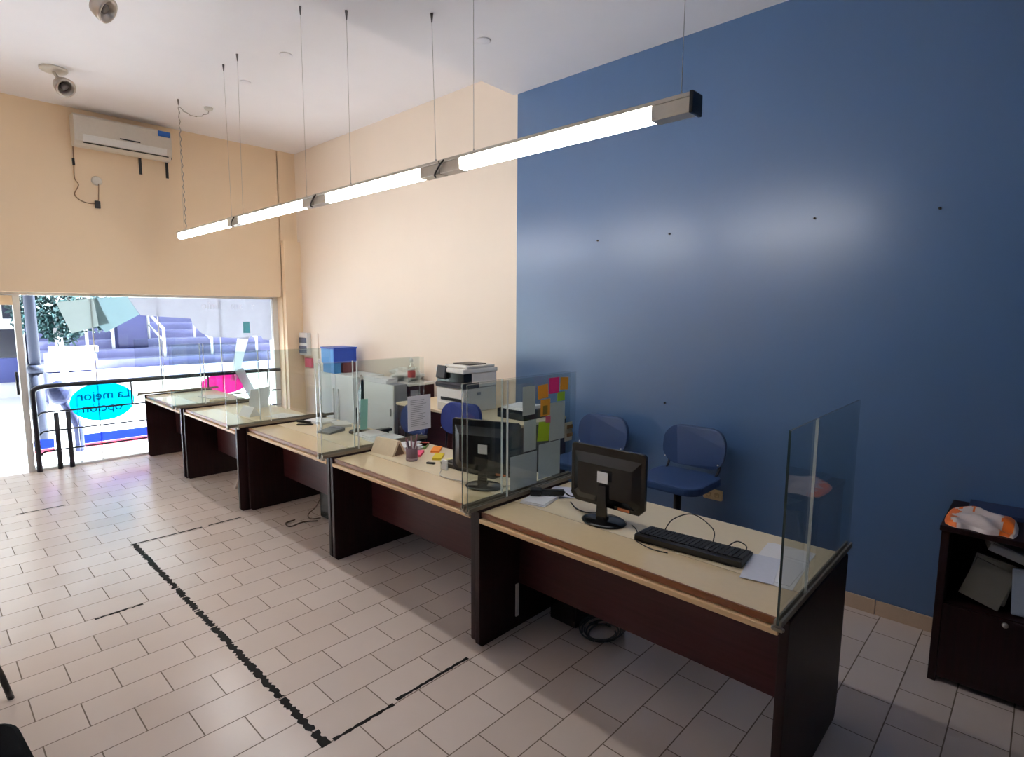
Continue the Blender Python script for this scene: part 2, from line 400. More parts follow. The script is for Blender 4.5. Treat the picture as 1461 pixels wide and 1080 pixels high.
for n, (a, b_, l1, l2) in enumerate(((.835, 1.01, 'short blue stripe on the glass left of the railing posts', 'short red stripe below the short blue one, by the railing posts'), (1.28, 3.4, 'long blue stripe along the window foot behind the desks', 'long red stripe along the window foot under the long blue one'))):
    tag(MB().box(a, b_, YS - .001, YS + .001, .235, .342).build('window_stripe', M_bband), l1, 'sticker', 'coloured stripes on the window')
    tag(MB().box(a, b_, YS - .001, YS + .001, .185, .234).build('window_stripe', M_rband), l2, 'sticker', 'coloured stripes on the window')
def sheet(name, pts, m, y, label, cat='paper'):
    return tag(MB().prism(pts, 'y', y - .0012, y + .0012).build(name, m), label, cat)
M_f1 = film('pale_green_grey_film', rgb(190, 197, 196), .94); M_f2 = film('pale_blue_grey_film', rgb(178, 195, 199), .94); M_f3 = film('pale_lilac_grey_film', rgb(196, 196, 202), .94)
sheet('poster_back', [(1.13, 1.835), (1.50, 1.885), (1.60, 1.60), (1.245, 1.492)], M_f1, YS, 'pale tilted poster back on the glass beside the tree', 'poster')
sheet('poster_back', [(1.47, 1.89), (1.80, 1.905), (1.91, 1.70), (1.56, 1.495), (1.50, 1.57)], M_f2, YS - .003, 'pale blue-grey tilted poster back overlapping the first one', 'poster')
fl = sheet('window_film', [(1.80, 1.90), (3.485, 1.905), (3.485, 1.345), (3.36, 1.355), (3.34, 1.40), (3.2, 1.41), (3.16, 1.37), (3.0, 1.385), (2.84, 1.40), (2.70, 1.405), (2.58, 1.46), (2.49, 1.56), (2.46, 1.65), (2.2, 1.67), (1.92, 1.69)], M_f3, YS - .006, 'large torn pale grey film across the upper right of the window', 'film')
MB().box(3.10, 3.19, YS - .0085, YS - .0075, 1.45, 1.60).build('teal_patch', film('teal_patch_film', rgb(156, 212, 214), .86), fl)
for wd, dx in (('ofmll', 2.72), ('tut', 3.03), ('r', 3.24)):
    tx = text_mesh('lettering', wd, .13, film('white_lettering', rgb(252, 252, 255), .76))
    tx.parent = fl; tx.rotation_euler = (PI / 2, 0, 0); tx.location = (dx, YS - .010, 1.77)
sheet('torn_film_strip', [(3.02, 1.385), (3.17, 1.39), (3.05, 1.0), (2.98, .82), (2.90, .82), (2.96, 1.1)], film('white_torn_film', rgb(236, 236, 240), .85), YS - .003, 'white torn plastic strip hanging down from the grey film', 'film')
tag(MB().box(-.055, .055, -.008, .008, 0, .60, tilt=Matrix.Rotation(-.42, 4, 'Y')).build('leaning_board', film('frosted_white_board', rgb(226, 226, 228), .9), loc=(3.10, 7.80, .40)), 'narrow white board leaning at a slant before the pink sticker', 'board')

# ------------------------------------------------------------------ desks
ZT = .742
DESKS = [(1.94, .55, 2.09, 'dark mahogany desk with cream top, nearest to the camera, one keyboard on it'),
         (1.955, 2.105, 3.595, 'dark mahogany desk with pencil cup, second from the near end'),
         (1.955, 3.61, 5.045, 'dark mahogany desk in the middle of the row with a calculator'),
         (1.885, 5.06, 6.465, 'dark mahogany desk with leaning white card, fourth from the near end'),
         (1.87, 6.48, 7.80, 'dark mahogany desk at the far end beside the shop window')]
def panel_pts(d):   # side outline in (x,z) with rounded feet and front corner
    return [(0.02, .0), (0.0, .02), (0.0, .742), (.006, .75), (d - .012, .755), (d, .745), (d - .004, .05), (d - .03, 0.0)]
for x0, y0, y1, lab in DESKS:
    L = y1 - y0; T = .034
    t = thing('reception_desk', lab, 'desk', (x0, y0, 0), group='reception desks in a row')
    MB().prism(panel_pts(.755), 'y', 0, T, bev=.004).build('side_panel', M_wood, t)
    MB().prism(panel_pts(.755), 'y', L - T, L, bev=.004).build('side_panel', M_wood, t)
    MB().box(.31, .33, T + .001, L - T - .001, .255, .70).build('modesty_panel', M_wood2, t)
    MB().box(.262, .765, T + .001, L - T - .001, ZT - .03, ZT).build('tabletop', M_top, t)
    MB().box(.022, .258, T + .001, L - T - .001, ZT - .03, ZT).build('front_strip', M_strip, t)
    MB().box(.258, .262, T + .001, L - T - .001, ZT - .03, ZT - .001).build('groove', M_groove, t)
    MB().box(.012, .022, T + .001, L - T - .001, ZT - .024, ZT + .0005).build('edge_band', M_edge, t)
    MB().box(-.004, .04, T + .001, L - T - .001, ZT - .052, ZT - .0305, bev=.003).build('front_lip', M_lip, t)

# glass screens: two panes on a metal rail at each end of each desk
def screen(x0, y, label):
    t = thing('glass_screen', label, 'screen', (x0 - .07, y, .7562), group='glass screens on the desks')
    R = MB().box(.0, .90, -.013, -.005, 0, .022, bev=.002).box(.0, .90, .005, .013, 0, .022, bev=.002).box(.0, .90, -.012, .012, 0, .006)
    R.build('base_rail', M_rail, t)
    def pane(a, b, z0=.0065, z1=.655):
        m = MB().box(a, b, -.004, .004, z0, z1, 0)
        o = m.build('pane', [M_glass, M_gedge], t)
        for p in o.data.polygons:
            if p.normal.x < -.5 or p.normal.z > .5: p.material_index = 1
        return o
    pane(0, .285); pane(.292, .885)
    MB().box(.2855, .2915, -.0045, .0045, .0065, .655).build('joint_strip', M_gseam, t)
    MB().box(-.004, .012, -.016, .016, -.012, -.001).cyl((.004, -.02, -.006), (.004, .02, -.006), .006, 8).build('clamp', M_rail, t)
SCR = [(0, .567, 'glass screen on the near end of the nearest desk'),
       (0, 2.070, 'glass screen covered in sticky notes, far end of nearest desk'),
       (1, 2.125, 'glass screen on the near end of the pencil cup desk'),
       (1, 3.575, 'glass screen with a taped white page, on the far end of the pencil cup desk'),
       (2, 3.630, 'glass screen with a teal slip, on the near end of the calculator desk'),
       (2, 5.025, 'glass screen on the far end of the calculator desk'),
       (3, 5.080, 'glass screen on the near end of the fourth desk'),
       (3, 6.445, 'glass screen on the far end of the fourth desk'),
       (4, 6.500, 'glass screen on the near end of the desk by the window'),
       (4, 7.780, 'glass screen on the far end of the last desk, right before the shop window')]
for k, y, l in SCR: screen(DESKS[k][0], y, l)

# ------------------------------------------------------------------ ceiling tube lights
M_tube = mat('lit_tube_diffuser', (1, 1, 1, 1), .4, noise=0, emit=31.0)
XL = 2.06
def tube_light(ya, yb, ta, tb, wires, label, endcap=False, loop=False):
    t = thing('tube_light', label, 'lamp', (XL, ya, 2.535), group='suspended tube lights in a line')
    L = yb - ya; ta -= ya; tb -= ya
    h = MB().box(-.036, .036, .002, L - .002, .024, .040, bev=.003)
    if ta > .01: h.box(-.032, .032, .002, ta, -.032, .024, bev=.003)
    if L - tb > .01: h.box(-.032, .032, tb, L - .002, -.032, .024, bev=.003)
    h.build('housing', M_alu, t)
    MB().prism([(.031 * math.cos(PI + PI * i / 14), -.006 + .027 * math.sin(PI + PI * i / 14)) for i in range(15)] + [(.031, .0235), (-.031, .0235)], 'y', ta + .001, tb - .001).build('diffuser', M_tube, t)
    for (yw, ax, ay, az) in wires:
        MB().cyl((0, yw - ya, .040), (0, yw - ya, .062), .006, 8, r2=.003).cyl((0, yw - ya, .06), (ax - XL, ay - ya, az - 2.535 - .05), .0013, 6).build('suspension_wire', M_steel, t)
        MB().cyl((ax - XL, ay - ya, az - 2.535 - .055), (ax - XL, ay - ya, az - 2.535), .004, 8, r2=.010).build('ceiling_hook', mat('dark_hook', rgb(110, 106, 104), .5), t)
    if endcap: MB().box(-.04, .04, -.014, .001, -.036, .042, bev=.004).build('end_cap', M_blackg, t)
    if loop: MB().tube([(-.034, L - .04, .035), (-.045, L - .02, .01), (-.04, L + .03, -.03), (-.01, L + .06, -.036)], .005).build('link_cable', M_cable, t)
tube_light(1.03, 2.46, 1.19, 2.30, [(1.083, XL, 1.083, ZL), (2.224, XL, 2.224, ZL)], 'lit tube light nearest the camera, black end cap, before the blue wall', True, True)
tube_light(2.462, 3.84, 2.63, 3.68, [(2.528, 2.446, 3.03, ZL), (3.40, XL, 3.40, ZL)], 'lit tube light second from the near end, before the cream wall', False, True)
tube_light(3.842, 5.275, 4.01, 5.17, [(3.997, XL, 3.997, ZH), (5.137, XL, 5.10, ZH)], 'lit tube light third from the near end', False, True)
tube_light(5.277, 6.78, 5.42, 6.775, [(5.385, XL, 5.40, ZH), (6.657, XL, 6.60, ZH)], 'lit tube light at the far end with curly power cable above it')
rs = thing('ceiling_rose', 'small white ceiling rose with curly white cable near the far wall', 'ceiling rose', (2.36, 6.64, ZH))
MB().lathe([(.045, 0), (.04, -.02), (.02, -.03)]).build('cover', M_white, rs)
pts = [(0, 0, -.03)] + [(-.3 * k / 14 + .012 * math.sin(k * 2.2), .012 * math.cos(k * 2.2), -.05 - .07 * math.sin(PI * k / 14)) for k in range(1, 14)] + [(-.30, -.03, -.08)]
for k in range(46): pts.append((-.295 + .007 * math.sin(k * 1.9), -.03 + .007 * math.cos(k * 1.9), -.1 - k * .026))
MB().tube(pts, .0035, 6, sub=2).build('cable', mat('grey_cable', rgb(150, 146, 140), .5), rs)
# eyeball spotlights
def spot(x, y, label, rz):
    t = thing('ceiling_spotlight', label, 'spotlight', (x, y, ZH), rz)
    MB().lathe([(.105, 0), (.105, -.012), (.095, -.022), (.04, -.03)]).build('base_plate', M_offwhite, t)
    MB().cyl((0, 0, -.028), (.03, -.02, -.09), .014).build('arm', M_offwhite, t)
    d = Vector((.35, -.75, -.55)).normalized(); MM = d.to_track_quat('Z', 'Y').to_matrix().to_4x4()
    MB().lathe([(.03, -.045), (.062, -.03), (.075, .005), (.082, .04), (.082, .052), (.066, .052), (.058, .02), (.03, .0), (.01, -.005)], (.05, -.03, -.135), 24, 0, MM).build('lamp_head', mat('brushed_nickel', rgb(176, 166, 156), .3, metal=.7), t)
    MB().lathe([(.028, -.002), (.034, .028), (.02, .034)], Vector((.05, -.03, -.135)) + d * .004, 16, 0, MM).build('bulb', mat('dark_lamp_glass', rgb(84, 74, 72), .2), t)
spot(1.07, 6.60, 'white eyeball spotlight on the ceiling left of the air conditioner', 0)
spot(.98, 4.70, 'white eyeball spotlight on the ceiling at the top edge of the photo', .5)
for x, y, z, l in ((2.339, 4.81, ZH, 'faint round blank cover on the high ceiling, larger of the two near the lights'), (2.344, 5.65, ZH, 'faint round blank cover on the high ceiling toward the window'), (2.92, 3.05, ZL, 'faint round blank cover on the lower ceiling')):
    tag(MB().lathe([(.05, 0), (.05, -.004), (.044, -.007)]).build('ceiling_cover', M_ceil, loc=(x, y, z)), l, 'ceiling cover', 'blank covers on the ceiling')

# ------------------------------------------------------------------ air conditioner and its wiring
ac = thing('air_conditioner', 'white wall air conditioner high above the shop window', 'air conditioner', (1.346, 7.71, 3.46))
prof = [(0, .02), (0, .315), (-.03, .325), (-.17, .318), (-.195, .295), (-.20, .12), (-.18, .05), (-.13, .01), (-.06, 0)]
MB().prism(prof, 'x', 0, .905, bev=.006).build('body', M_offwhite, ac)
MB().prism([(-.2015, .115), (-.206, .115), (-.188, .045), (-.184, .045)], 'x', .07, .85).build('air_flap', M_white, ac)
MB().prism([(-.1835, .04), (-.186, .04), (-.172, .031), (-.17, .031)], 'x', .07, .87).build('outlet_slot', M_black, ac)
MB().box(.40, .59, -.205, -.2005, .128, .140).build('badge_strip', M_black, ac)
MB().box(.77, .89, -.201, -.197, .245, .305).build('energy_sticker', mat('blue_label', rgb(36, 96, 178), .5), ac)
for x, l in ((1.97, 'black steel wall bracket under the air conditioner, left one'), (2.24, 'black steel wall bracket under the air conditioner, right one')):
    tag(MB().box(-.014, .014, -.012, 0, -.16, .09, bev=.002).prism([(-.012, .09), (0, .09), (0, .065), (-.012, .065)], 'x', -.014, .06).build('wall_bracket', M_black, loc=(x, 7.71, 3.45)), l, 'bracket', 'brackets under the air conditioner')
wc = thing('power_cable', 'thin cable looping from the air conditioner to a round wall socket', 'cable', (1.36, 7.70, 2.90))
MB().tube([(0, 0, .62), (-.005, 0, .42), (-.01, 0, .25), (.02, 0, .18), (-.02, 0, .08), (.03, 0, .02), (.12, 0, .0), (.18, 0, .03), (.19, -.01, .1), (.20, 0, .22)], .005, 6).build('cord', mat('tan_cord', rgb(140, 110, 80), .6), wc)
MB().cyl((-.006, 0, .38), (-.008, 0, .45), .012, 10).build('inline_fuse', M_black, wc)
MB().box(.15, .20, -.02, .008, -.045, .035, bev=.006).build('plug', M_black, wc)
MB().lathe([(.05, 0), (.05, .006), (.03, .012)], (.185, .009, .25), 20, 0, Matrix.Rotation(PI / 2, 4, 'X')).build('socket', M_offwhite, wc)

# ------------------------------------------------------------------ small things on the right wall
so = thing('wall_outlet', 'beige wall outlet on the blue wall behind the near desk', 'outlet', (XW, 1.636, .50))
MB().prism(rrect(.14, .075, .012), 'x', -.012, 0, bev=.003).build('plate', M_socket, so)
for y in (-.03, .03): MB().lathe([(.02, 0), (.02, .003), (.012, .003), (.01, .001)], (-.012, y, 0), 16, 0, Matrix.Rotation(-PI / 2, 4, 'Y')).build('socket', mat('socket_face', rgb(190, 158, 112), .4), so)
for y, z in ((2.67, 2.33), (2.05, 2.33), (1.095, 2.34), (.485, 2.33), (2.035, 1.105)):
    tag(MB().cyl((0, 0, 0), (-.012, 0, 0), .007, 8).build('wall_screw', M_black, loc=(XW, y, z)), 'small dark screw stuck in the blue wall', 'screw', 'screws in the blue wall')
bp = thing('breaker_panel', 'white electrical breaker panel with its cover open by the corner', 'electrical panel', (XW, 7.50, 1.14))
MB().box(-.07, 0, -.10, .12, 0, .31, bev=.004).build('enclosure', M_white, bp)
for z in (.03, .085, .17): MB().box(-.085, -.07, -.085, .105, z, z + .045 + (.03 if z > .1 else 0), bev=.003).build('breaker_row', mat('dark_breakers', rgb(70, 76, 96), .5), bp)
MB().box(-.012, .0, -.29, -.105, -.03, .31, bev=.002).build('open_cover', M_cream_side, bp)
tag(MB().box(-.03, .004, -.09, .09, 0, .13, bev=.003).build('alarm_box', mat('dull_red_box', rgb(206, 86, 110), .5), loc=(XW, 7.47, .97)), 'small red box on the wall below the breaker panel', 'box')

# ------------------------------------------------------------------ chairs
def blue_chair(x, y, z, rz, label, m, group, arms=False, bo=.175):
    t = thing('office_chair', label, 'chair', (x, y, 0), rz, group)
    # local: back towards +x
    bk = MB(); N = 9; out = rrect(.44, .27, .11, 6)
    ring = []
    for thick in (0, .03):
        ring.append([bk.bm.verts.new((.22 + thick - .6 * p[0] ** 2 + .12 * p[1], p[0], z + bo + p[1])) for p in out])
    bk.bm.faces.new(ring[0]); bk.bm.faces.new(ring[1][::-1])
    for i in range(len(out)):
        j = (i + 1) % len(out); bk.bm.faces.new((ring[0][i], ring[1][i], ring[1][j], ring[0][j]))
    bmesh.ops.recalc_face_normals(bk.bm, faces=bk.bm.faces)
    bk.build('backrest', m, t)
    MB().prism(rrect(.44, .45, .1, 6), 'z', z - .04, z + .012, bev=.012).build('seat', m, t)
    for s in (-1, 1):
        MB().tube([(.12, s * .17, z - .02), (.2, s * .18, z + .03), (.225, s * .18, z + bo - .075)], .009, 8).build('back_support', M_rblack, t)
        MB().lathe([(.006, 0), (.005, .004)], (.165, s * .19, z + bo - .085), 8, 0, Matrix.Rotation(-PI / 2, 4, 'Y')).build('rivet', M_white, t)
    if arms:
        for s in (-1, 1):
            MB().tube([(.1, s * .2, z - .03), (.1, s * .27, z), (.08, s * .28, z + .17)], .013, 8).box(-.12, .12, s * .28 - .03, s * .28 + .03, z + .17, z + .2, bev=.01).build('armrest', M_black, t)
    MB().cyl((0, 0, .09), (0, 0, z - .04), .025, 12).build('column', M_black, t)
    for k in range(5):
        a = 2 * PI * k / 5; e = Vector((.27 * math.cos(a), .27 * math.sin(a), .075))
        l = MB().cyl((0, 0, .10), e, .022, 8, r2=.014).build('leg', M_black, t)
        MB().cyl((e.x - .012, e.y, .028), (e.x + .012, e.y, .028), .028, 12).cyl((e.x, e.y, .04), (e.x, e.y, .075), .008, 6).build('caster', M_black, l)
blue_chair(3.40, 1.70, .69, .0, 'blue chair against the blue wall, behind the keyboard', M_bluefab, 'blue chairs by the blue wall')
blue_chair(3.40, 2.44, .67, .0, 'blue chair against the blue wall, seen above the near monitor', M_bluefab, 'blue chairs by the blue wall')
blue_chair(2.94, 3.54, .52, .10, 'navy blue office chair behind the taped white page, right one', M_bluefab2, 'navy chairs before the printer table', bo=.34)
blue_chair(2.92, 4.20, .47, -.1, 'navy blue office chair with black armrests, left of the taped page', M_bluefab2, 'navy chairs before the printer table', True, .30)

def black_chair(x, y, rz, label):
    t = thing('visitor_chair', label, 'chair', (x, y, 0), rz, 'black visitor chairs at the left edge')
    MB().prism(rrect(.46, .45, .11, 7), 'z', .41, .465, bev=.015).build('seat', mat('black_upholstery', rgb(8, 9, 13), .8, bump=.1, nscale=150, spec=.08), t)
    MB().prism(rrect(.44, .32, .08, 6, 0, .68), 'y', -.25, -.215, bev=.01).build('backrest', MATS['black_upholstery'], t)
    for sx in (-1, 1):
        MB().tube([(sx * .16, .14, .41), (sx * .23, .20, .20), (sx * .27, .245, .0)], .013, 10, sub=3).build('leg', M_blackg, t)
        MB().tube([(sx * .18, -.22, .70), (sx * .18, -.2, .42), (sx * .2, -.27, .0)], .013, 10, sub=3).build('leg', M_blackg, t)
black_chair(-.075, 2.115, -PI / 2 + .08, 'black padded chair whose seat corner shows at the bottom left')
black_chair(-.085, 3.07, 0, 'black chair of which only a splayed leg shows, above the seat corner')

# ------------------------------------------------------------------ back furniture along the cream wall
tb = thing('printer_table', 'long table with cream top and dark wood front carrying the printer', 'table', (3.20, 2.95, 0))
MB().box(0, .60, 0, 1.62, .862, .886, bev=.003).build('tabletop', M_top, tb)
MB().box(.02, .04, .035, 1.585, .55, .861).build('front_panel', M_wood2, tb)
for y in (0.002, 1.585): MB().box(.015, .60, y, y + .032, 0, .861).build('side_panel', M_wood, tb)

pr = thing('laser_printer', 'white and black multifunction laser printer on the long table', 'printer', (3.23, 3.62, .8865))
M_pw = mat('printer_white', rgb(226, 222, 216), .4); M_pd = mat('printer_dark_grey', rgb(56, 56, 62), .4)
MB().box(.0, .40, 0, .36, 0, .215, bev=.012).build('base_body', M_pw, pr)
MB().box(-.006, .0, .03, .30, .10, .125).build('manual_feed_slot', M_black, pr)
MB().box(-.008, .0, .02, .34, .012, .075, bev=.003).build('paper_cassette', M_offwhite, pr)
MB().prism([(-.012, .216), (.18, .216), (.18, .262), (.0, .262), (-.016, .246)], 'y', -.004, .364, bev=.003).build('front_cover', M_pd, pr)
MB().box(.1, .40, .0, .36, .2165, .345, bev=.008).build('rear_body', M_pw, pr)
MB().box(.004, .10, .004, .356, .2625, .3455).build('output_bay', M_blackg, pr)
MB().blob((.05, .24, .275), (.045, .08, .02), .1, 2).build('output_paper', M_paper, pr)
MB().box(-.01, .41, -.006, .366, .346, .385, bev=.01).build('scanner_unit', M_pw, pr)
MB().box(.04, .38, .0, .30, .386, .412, bev=.012).build('feeder', M_pw, pr)
MB().box(.10, .30, .03, .25, .4125, .421, bev=.003).build('feeder_tray', M_black, pr)
MB().prism([(-.012, .285), (-.035, .30), (-.012, .405), (.004, .39)], 'y', .215, .335, bev=.004).build('control_panel', M_pd, pr)
MB().box(.16, .2, -.0035, -.0005, .15, .175).build('side_grip', M_gmetal, pr)

ty = thing('paper_tray', 'black plastic paper tray holding white sheets, right of the printer', 'tray', (3.36, 3.04, .8865), .0)
MB().box(0, .30, 0, .30, 0, .012).box(0, .30, 0, .01, .0, .075).box(0, .30, .29, .30, 0, .075).box(.29, .30, 0, .3, 0, .075).box(0, .01, 0, .3, 0, .05).build('tray_body', M_black, ty)
tag(MB().box(-.13, .13, -.12, .12, 0, .012).box(-.12, .13, -.11, .12, .012, .022, rz=.12).build('paper_stack', M_paper, loc=(3.51, 3.19, .9625)), 'white papers lying on top of the black paper tray', 'papers')

wcb = thing('white_cabinet', 'slim white metal cabinet standing behind the middle desk, with a small handle', 'cabinet', (3.30, 4.76, 0))
MB().box(0.015, .17, 0, .60, 0.02, 1.02, bev=.004).build('body', M_gmetal, wcb)
d = MB().box(0, .0145, 0, .60, .03, 1.02, bev=.003).build('door', M_wmetal, wcb)
MB().box(-.012, -.001, .035, .05, .70, .78, bev=.003).build('handle', M_steel, d)
dc = thing('dark_cabinet', 'dark brown wooden cabinet with pale top between printer and white cabinet', 'cabinet', (3.48, 4.74, 0))
MB().box(0, .33, 0, .55, 0.0, .995, bev=.004).build('body', M_wood2, dc)
MB().box(-.005, .33, -.01, .56, .996, 1.02, bev=.003).build('top', M_white, dc)
MB().box(.02, .12, -.004, -.0005, .82, .95).build('open_niche', M_gmetal, dc)
lk = thing('white_locker', 'white metal locker under the blue boxes with two long white bars for reflections', 'locker', (3.40, 5.66, 0))
MB().box(.012, .40, 0, .80, .02, 1.02, bev=.004).build('body', M_wmetal, lk)
for y in (.005, .405):
    d = MB().box(0, .0115, y, y + .39, .03, 1.01, bev=.003).build('door', M_wmetal, lk)
    yy = .33 if y < .1 else .44
    MB().box(-.012, -.0005, yy, yy + .03, .45, .85, bev=.003).build('handle', M_white, d)  # upright white bars modelled in place of reflection strips on the panel
M_bb = mat('blue_corrugated_plastic', rgb(20, 66, 170), .4); M_lb = mat('light_blue_plastic', rgb(70, 146, 214), .4)
bx = thing('archive_box', 'dark blue archive box, uppermost of the pile on the white locker', 'box', (3.41, 6.10, 1.142))
MB().box(0, .30, 0, .30, 0, .165, bev=.004).build('box_body', M_bb, bx)
MB().box(-.004, -.0005, .01, .29, .0, .165).build('pale_side', M_lb, bx)  # lighter blue sheet over the side facing the desks
MB().box(-.006, .306, -.006, .306, .166, .185, bev=.003).build('lid', M_bb, bx)
tag(MB().box(0, .09, 0, .26, 0, .12, bev=.004).box(-.004, .094, -.004, .264, .108, .1205).build('file_box', M_lb, loc=(3.415, 6.11, 1.021)), 'light blue file box under the dark blue archive box', 'box')
tag(MB().box(0, .17, 0, .26, 0, .12, bev=.006).box(-.002, .172, -.002, .262, .08, .1205).build('carton', mat('maroon_carton', rgb(120, 62, 66), .6), loc=(3.53, 6.10, 1.021)), 'maroon carton under the dark blue archive box', 'box')
tag(MB().blob((0, 0, .06), (.13, .2, .075), .35, 4, seed=4, flat=0).build('plastic_bag', mat('crumpled_white_plastic', rgb(226, 222, 216), .35, bump=.5, nscale=30), loc=(3.62, 5.42, 0.0)), 'crumpled white plastic bag on the slim cabinets beside the wall', 'bag')
bpy.data.objects['plastic_bag'].location = (3.66, 5.05, 1.0205)
tag(MB().box(-.07, .07, -.2, .2, 0, .03).box(-.065, .07, -.19, .2, .03, .05, rz=.1).build('paper_stack', M_paper, loc=(3.385, 5.10, 1.0205)), 'loose white papers on top of the slim white cabinet', 'papers')
bo = thing('spray_bottle', 'clear plastic bottle with a red label on the dark cabinet', 'bottle', (3.56, 4.80, 1.0205))
MB().lathe([(.038, 0), (.04, .02), (.04, .15), (.03, .18), (.014, .2), (.014, .22)]).build('bottle_body', M_clear, bo)
MB().lathe([(.0405, .06), (.0412, .061), (.0412, .129), (.0405, .13)]).build('red_label', mat('red_bottle_label', rgb(170, 60, 58), .5), bo)
MB().lathe([(.017, .2205), (.017, .25), (.006, .262)]).build('cap', M_white, bo)

# ------------------------------------------------------------------ right cabinet with papers
cb = thing('low_bookcase', 'low dark wood cabinet with an open shelf at the right edge', 'cabinet', (3.294, -.72, 0))
MB().box(0, .50, .985, 1.018, 0, .755, bev=.004).build('side_panel', M_wood, cb)
MB().box(0, .50, 0, .033, 0, .755, bev=.004).build('side_panel', M_wood, cb)
MB().box(-.01, .505, -.01, 1.025, .756, .782, bev=.004).build('top', M_wood, cb)
MB().box(.48, .50, .034, .984, 0.02, .755).build('back_panel', M_wood, cb)
MB().box(.02, .479, .034, .984, .385, .405).build('shelf', M_wood, cb)
for y in (.036, .512):
    d = MB().box(.0, .018, y, y + .472, .03, .40, bev=.003).build('door', M_wood, cb)
    yy = y + .245 if y > .1 else y + .43
    MB().lathe([(.006, 0), (.013, .012), (.01, .02)], (0, yy, .385), 12, 0, Matrix.Rotation(-PI / 2, 4, 'Y')).build('knob', M_alu, d)
def heap(name, m, loc, s, label, seed, cat):
    b_ = MB(); rr = random.Random(seed)
    for k in range(6):
        w = .5 * s[0] * rr.uniform(.75, 1); l = .5 * s[1] * rr.uniform(.75, 1)
        b_.box(-w, w, -l, l, s[2] * k / 6, s[2] * (k + .9) / 6, rz=rr.uniform(-.3, .3), tilt=Matrix.Rotation(0, 4, 'X'))
    return tag(b_.build(name, m, loc=loc), label, cat)
M_gwp = mat('grey_white_papers', rgb(160, 160, 158), .7, bump=.2, nscale=20)
TL = lambda ax, ay: Matrix.Rotation(ax, 4, 'X') @ Matrix.Rotation(ay, 4, 'Y')
tag(MB().box(-.03, .03, -.08, .08, -.10, .10, tilt=TL(.18, .25), bev=.012).box(-.045, -.03, -.07, .085, -.11, .08, tilt=TL(.3, .3), bev=.004).build('paper_bundle', mat('beige_papers', rgb(116, 110, 98), .7, bump=.2, nscale=20), loc=(3.43, .11, .53)), 'beige-grey bundle of papers on the open shelf, left one', 'papers')
tag(MB().box(-.09, .09, -.12, .12, -.02, .02, tilt=TL(.30, .10), bev=.008).box(-.08, .08, -.06, .12, .02, .032, tilt=TL(.36, .1), bev=.004).build('paper_bundle', M_gwp, loc=(3.45, .02, .668), rz=.1), 'white bundle of papers lying slanted on top of the others on the shelf', 'papers')
tag(MB().box(-.02, .02, -.085, .085, -.11, .10, tilt=TL(-.06, .2), bev=.008).build('file_folder', mat('blue_grey_folder', rgb(150, 158, 172), .6), loc=(3.40, -.055, .52)), 'blue-grey folder leaning on the shelf right of the beige papers', 'folder')
bag = thing('courier_bag', 'white plastic courier bag with orange edges on the low cabinet', 'bag', (3.44, .165, .7825))
g = MB(); NX, NY = 26, 34; rr = random.Random(11); wv = [(rr.uniform(-40, 40), rr.uniform(-40, 40), rr.uniform(0, 6)) for _ in range(10)]
def bag_pt(i, j, top):
    u = i / NX * 2 - 1; v = j / NY * 2 - 1
    x = u * .145 * (1 - .12 * abs(v) ** 3) + .01 * math.sin(7 * v); y = v * .135 * (1 - .10 * abs(u) ** 3)
    e = max(0, (1 - abs(u) ** 4) * (1 - abs(v) ** 4))
    h = .05 * e ** .6 + .020 * e * sum(math.sin(a * x + b_ * y + c_) for a, b_, c_ in wv) / 2.2 if top else 0
    return (x, y, max(.0005, h + .001) if top else 0)
V = [[[g.bm.verts.new(bag_pt(i, j, t)) for j in range(NY + 1)] for i in range(NX + 1)] for t in (0, 1)]
for t in (0, 1):
    for i in range(NX):
        for j in range(NY):
            q = (V[t][i][j], V[t][i + 1][j], V[t][i + 1][j + 1], V[t][i][j + 1])
            f = g.bm.faces.new(q if t else q[::-1])
            u = (i + .5) / NX * 2 - 1; v = (j + .5) / NY * 2 - 1
            wob = .12 * math.sin(9 * u + 2) + .08 * math.sin(17 * v)
            f.material_index = 1 if (v > .72 + wob * .6 or -.86 < v < -.58 + wob * .4 or (u > .55 + wob and v > .1)) else 0
ring = [(i, 0) for i in range(NX)] + [(NX, j) for j in range(NY)] + [(i, NY) for i in range(NX, 0, -1)] + [(0, j) for j in range(NY, 0, -1)]
for (a, b_), (c_, d_) in zip(ring, ring[1:] + ring[:1]): g.bm.faces.new((V[0][a][b_], V[0][c_][d_], V[1][c_][d_], V[1][a][b_]))
bmesh.ops.recalc_face_normals(g.bm, faces=g.bm.faces)
g.build('bag_body', [mat('white_bag_film', rgb(220, 204, 198), .3, bump=.3, nscale=20), M_orange], bag)
tag(MB().box(-.10, .10, -.15, .15, 0, .022, bev=.004).build('document_folder', mat('dark_blue_folder', rgb(34, 48, 84), .5), loc=(3.69, .08, .7825), rz=.05), 'dark blue folder behind the courier bag on the low cabinet', 'folder')
tag(MB().box(-.12, .12, -.13, .13, 0, .018).box(-.11, .12, -.12, .13, .018, .03, rz=.08).build('manila_envelope', mat('manila_paper', rgb(196, 160, 96), .7), loc=(3.46, -.32, .7825)), 'brown envelopes beside the courier bag on the low cabinet', 'envelope')

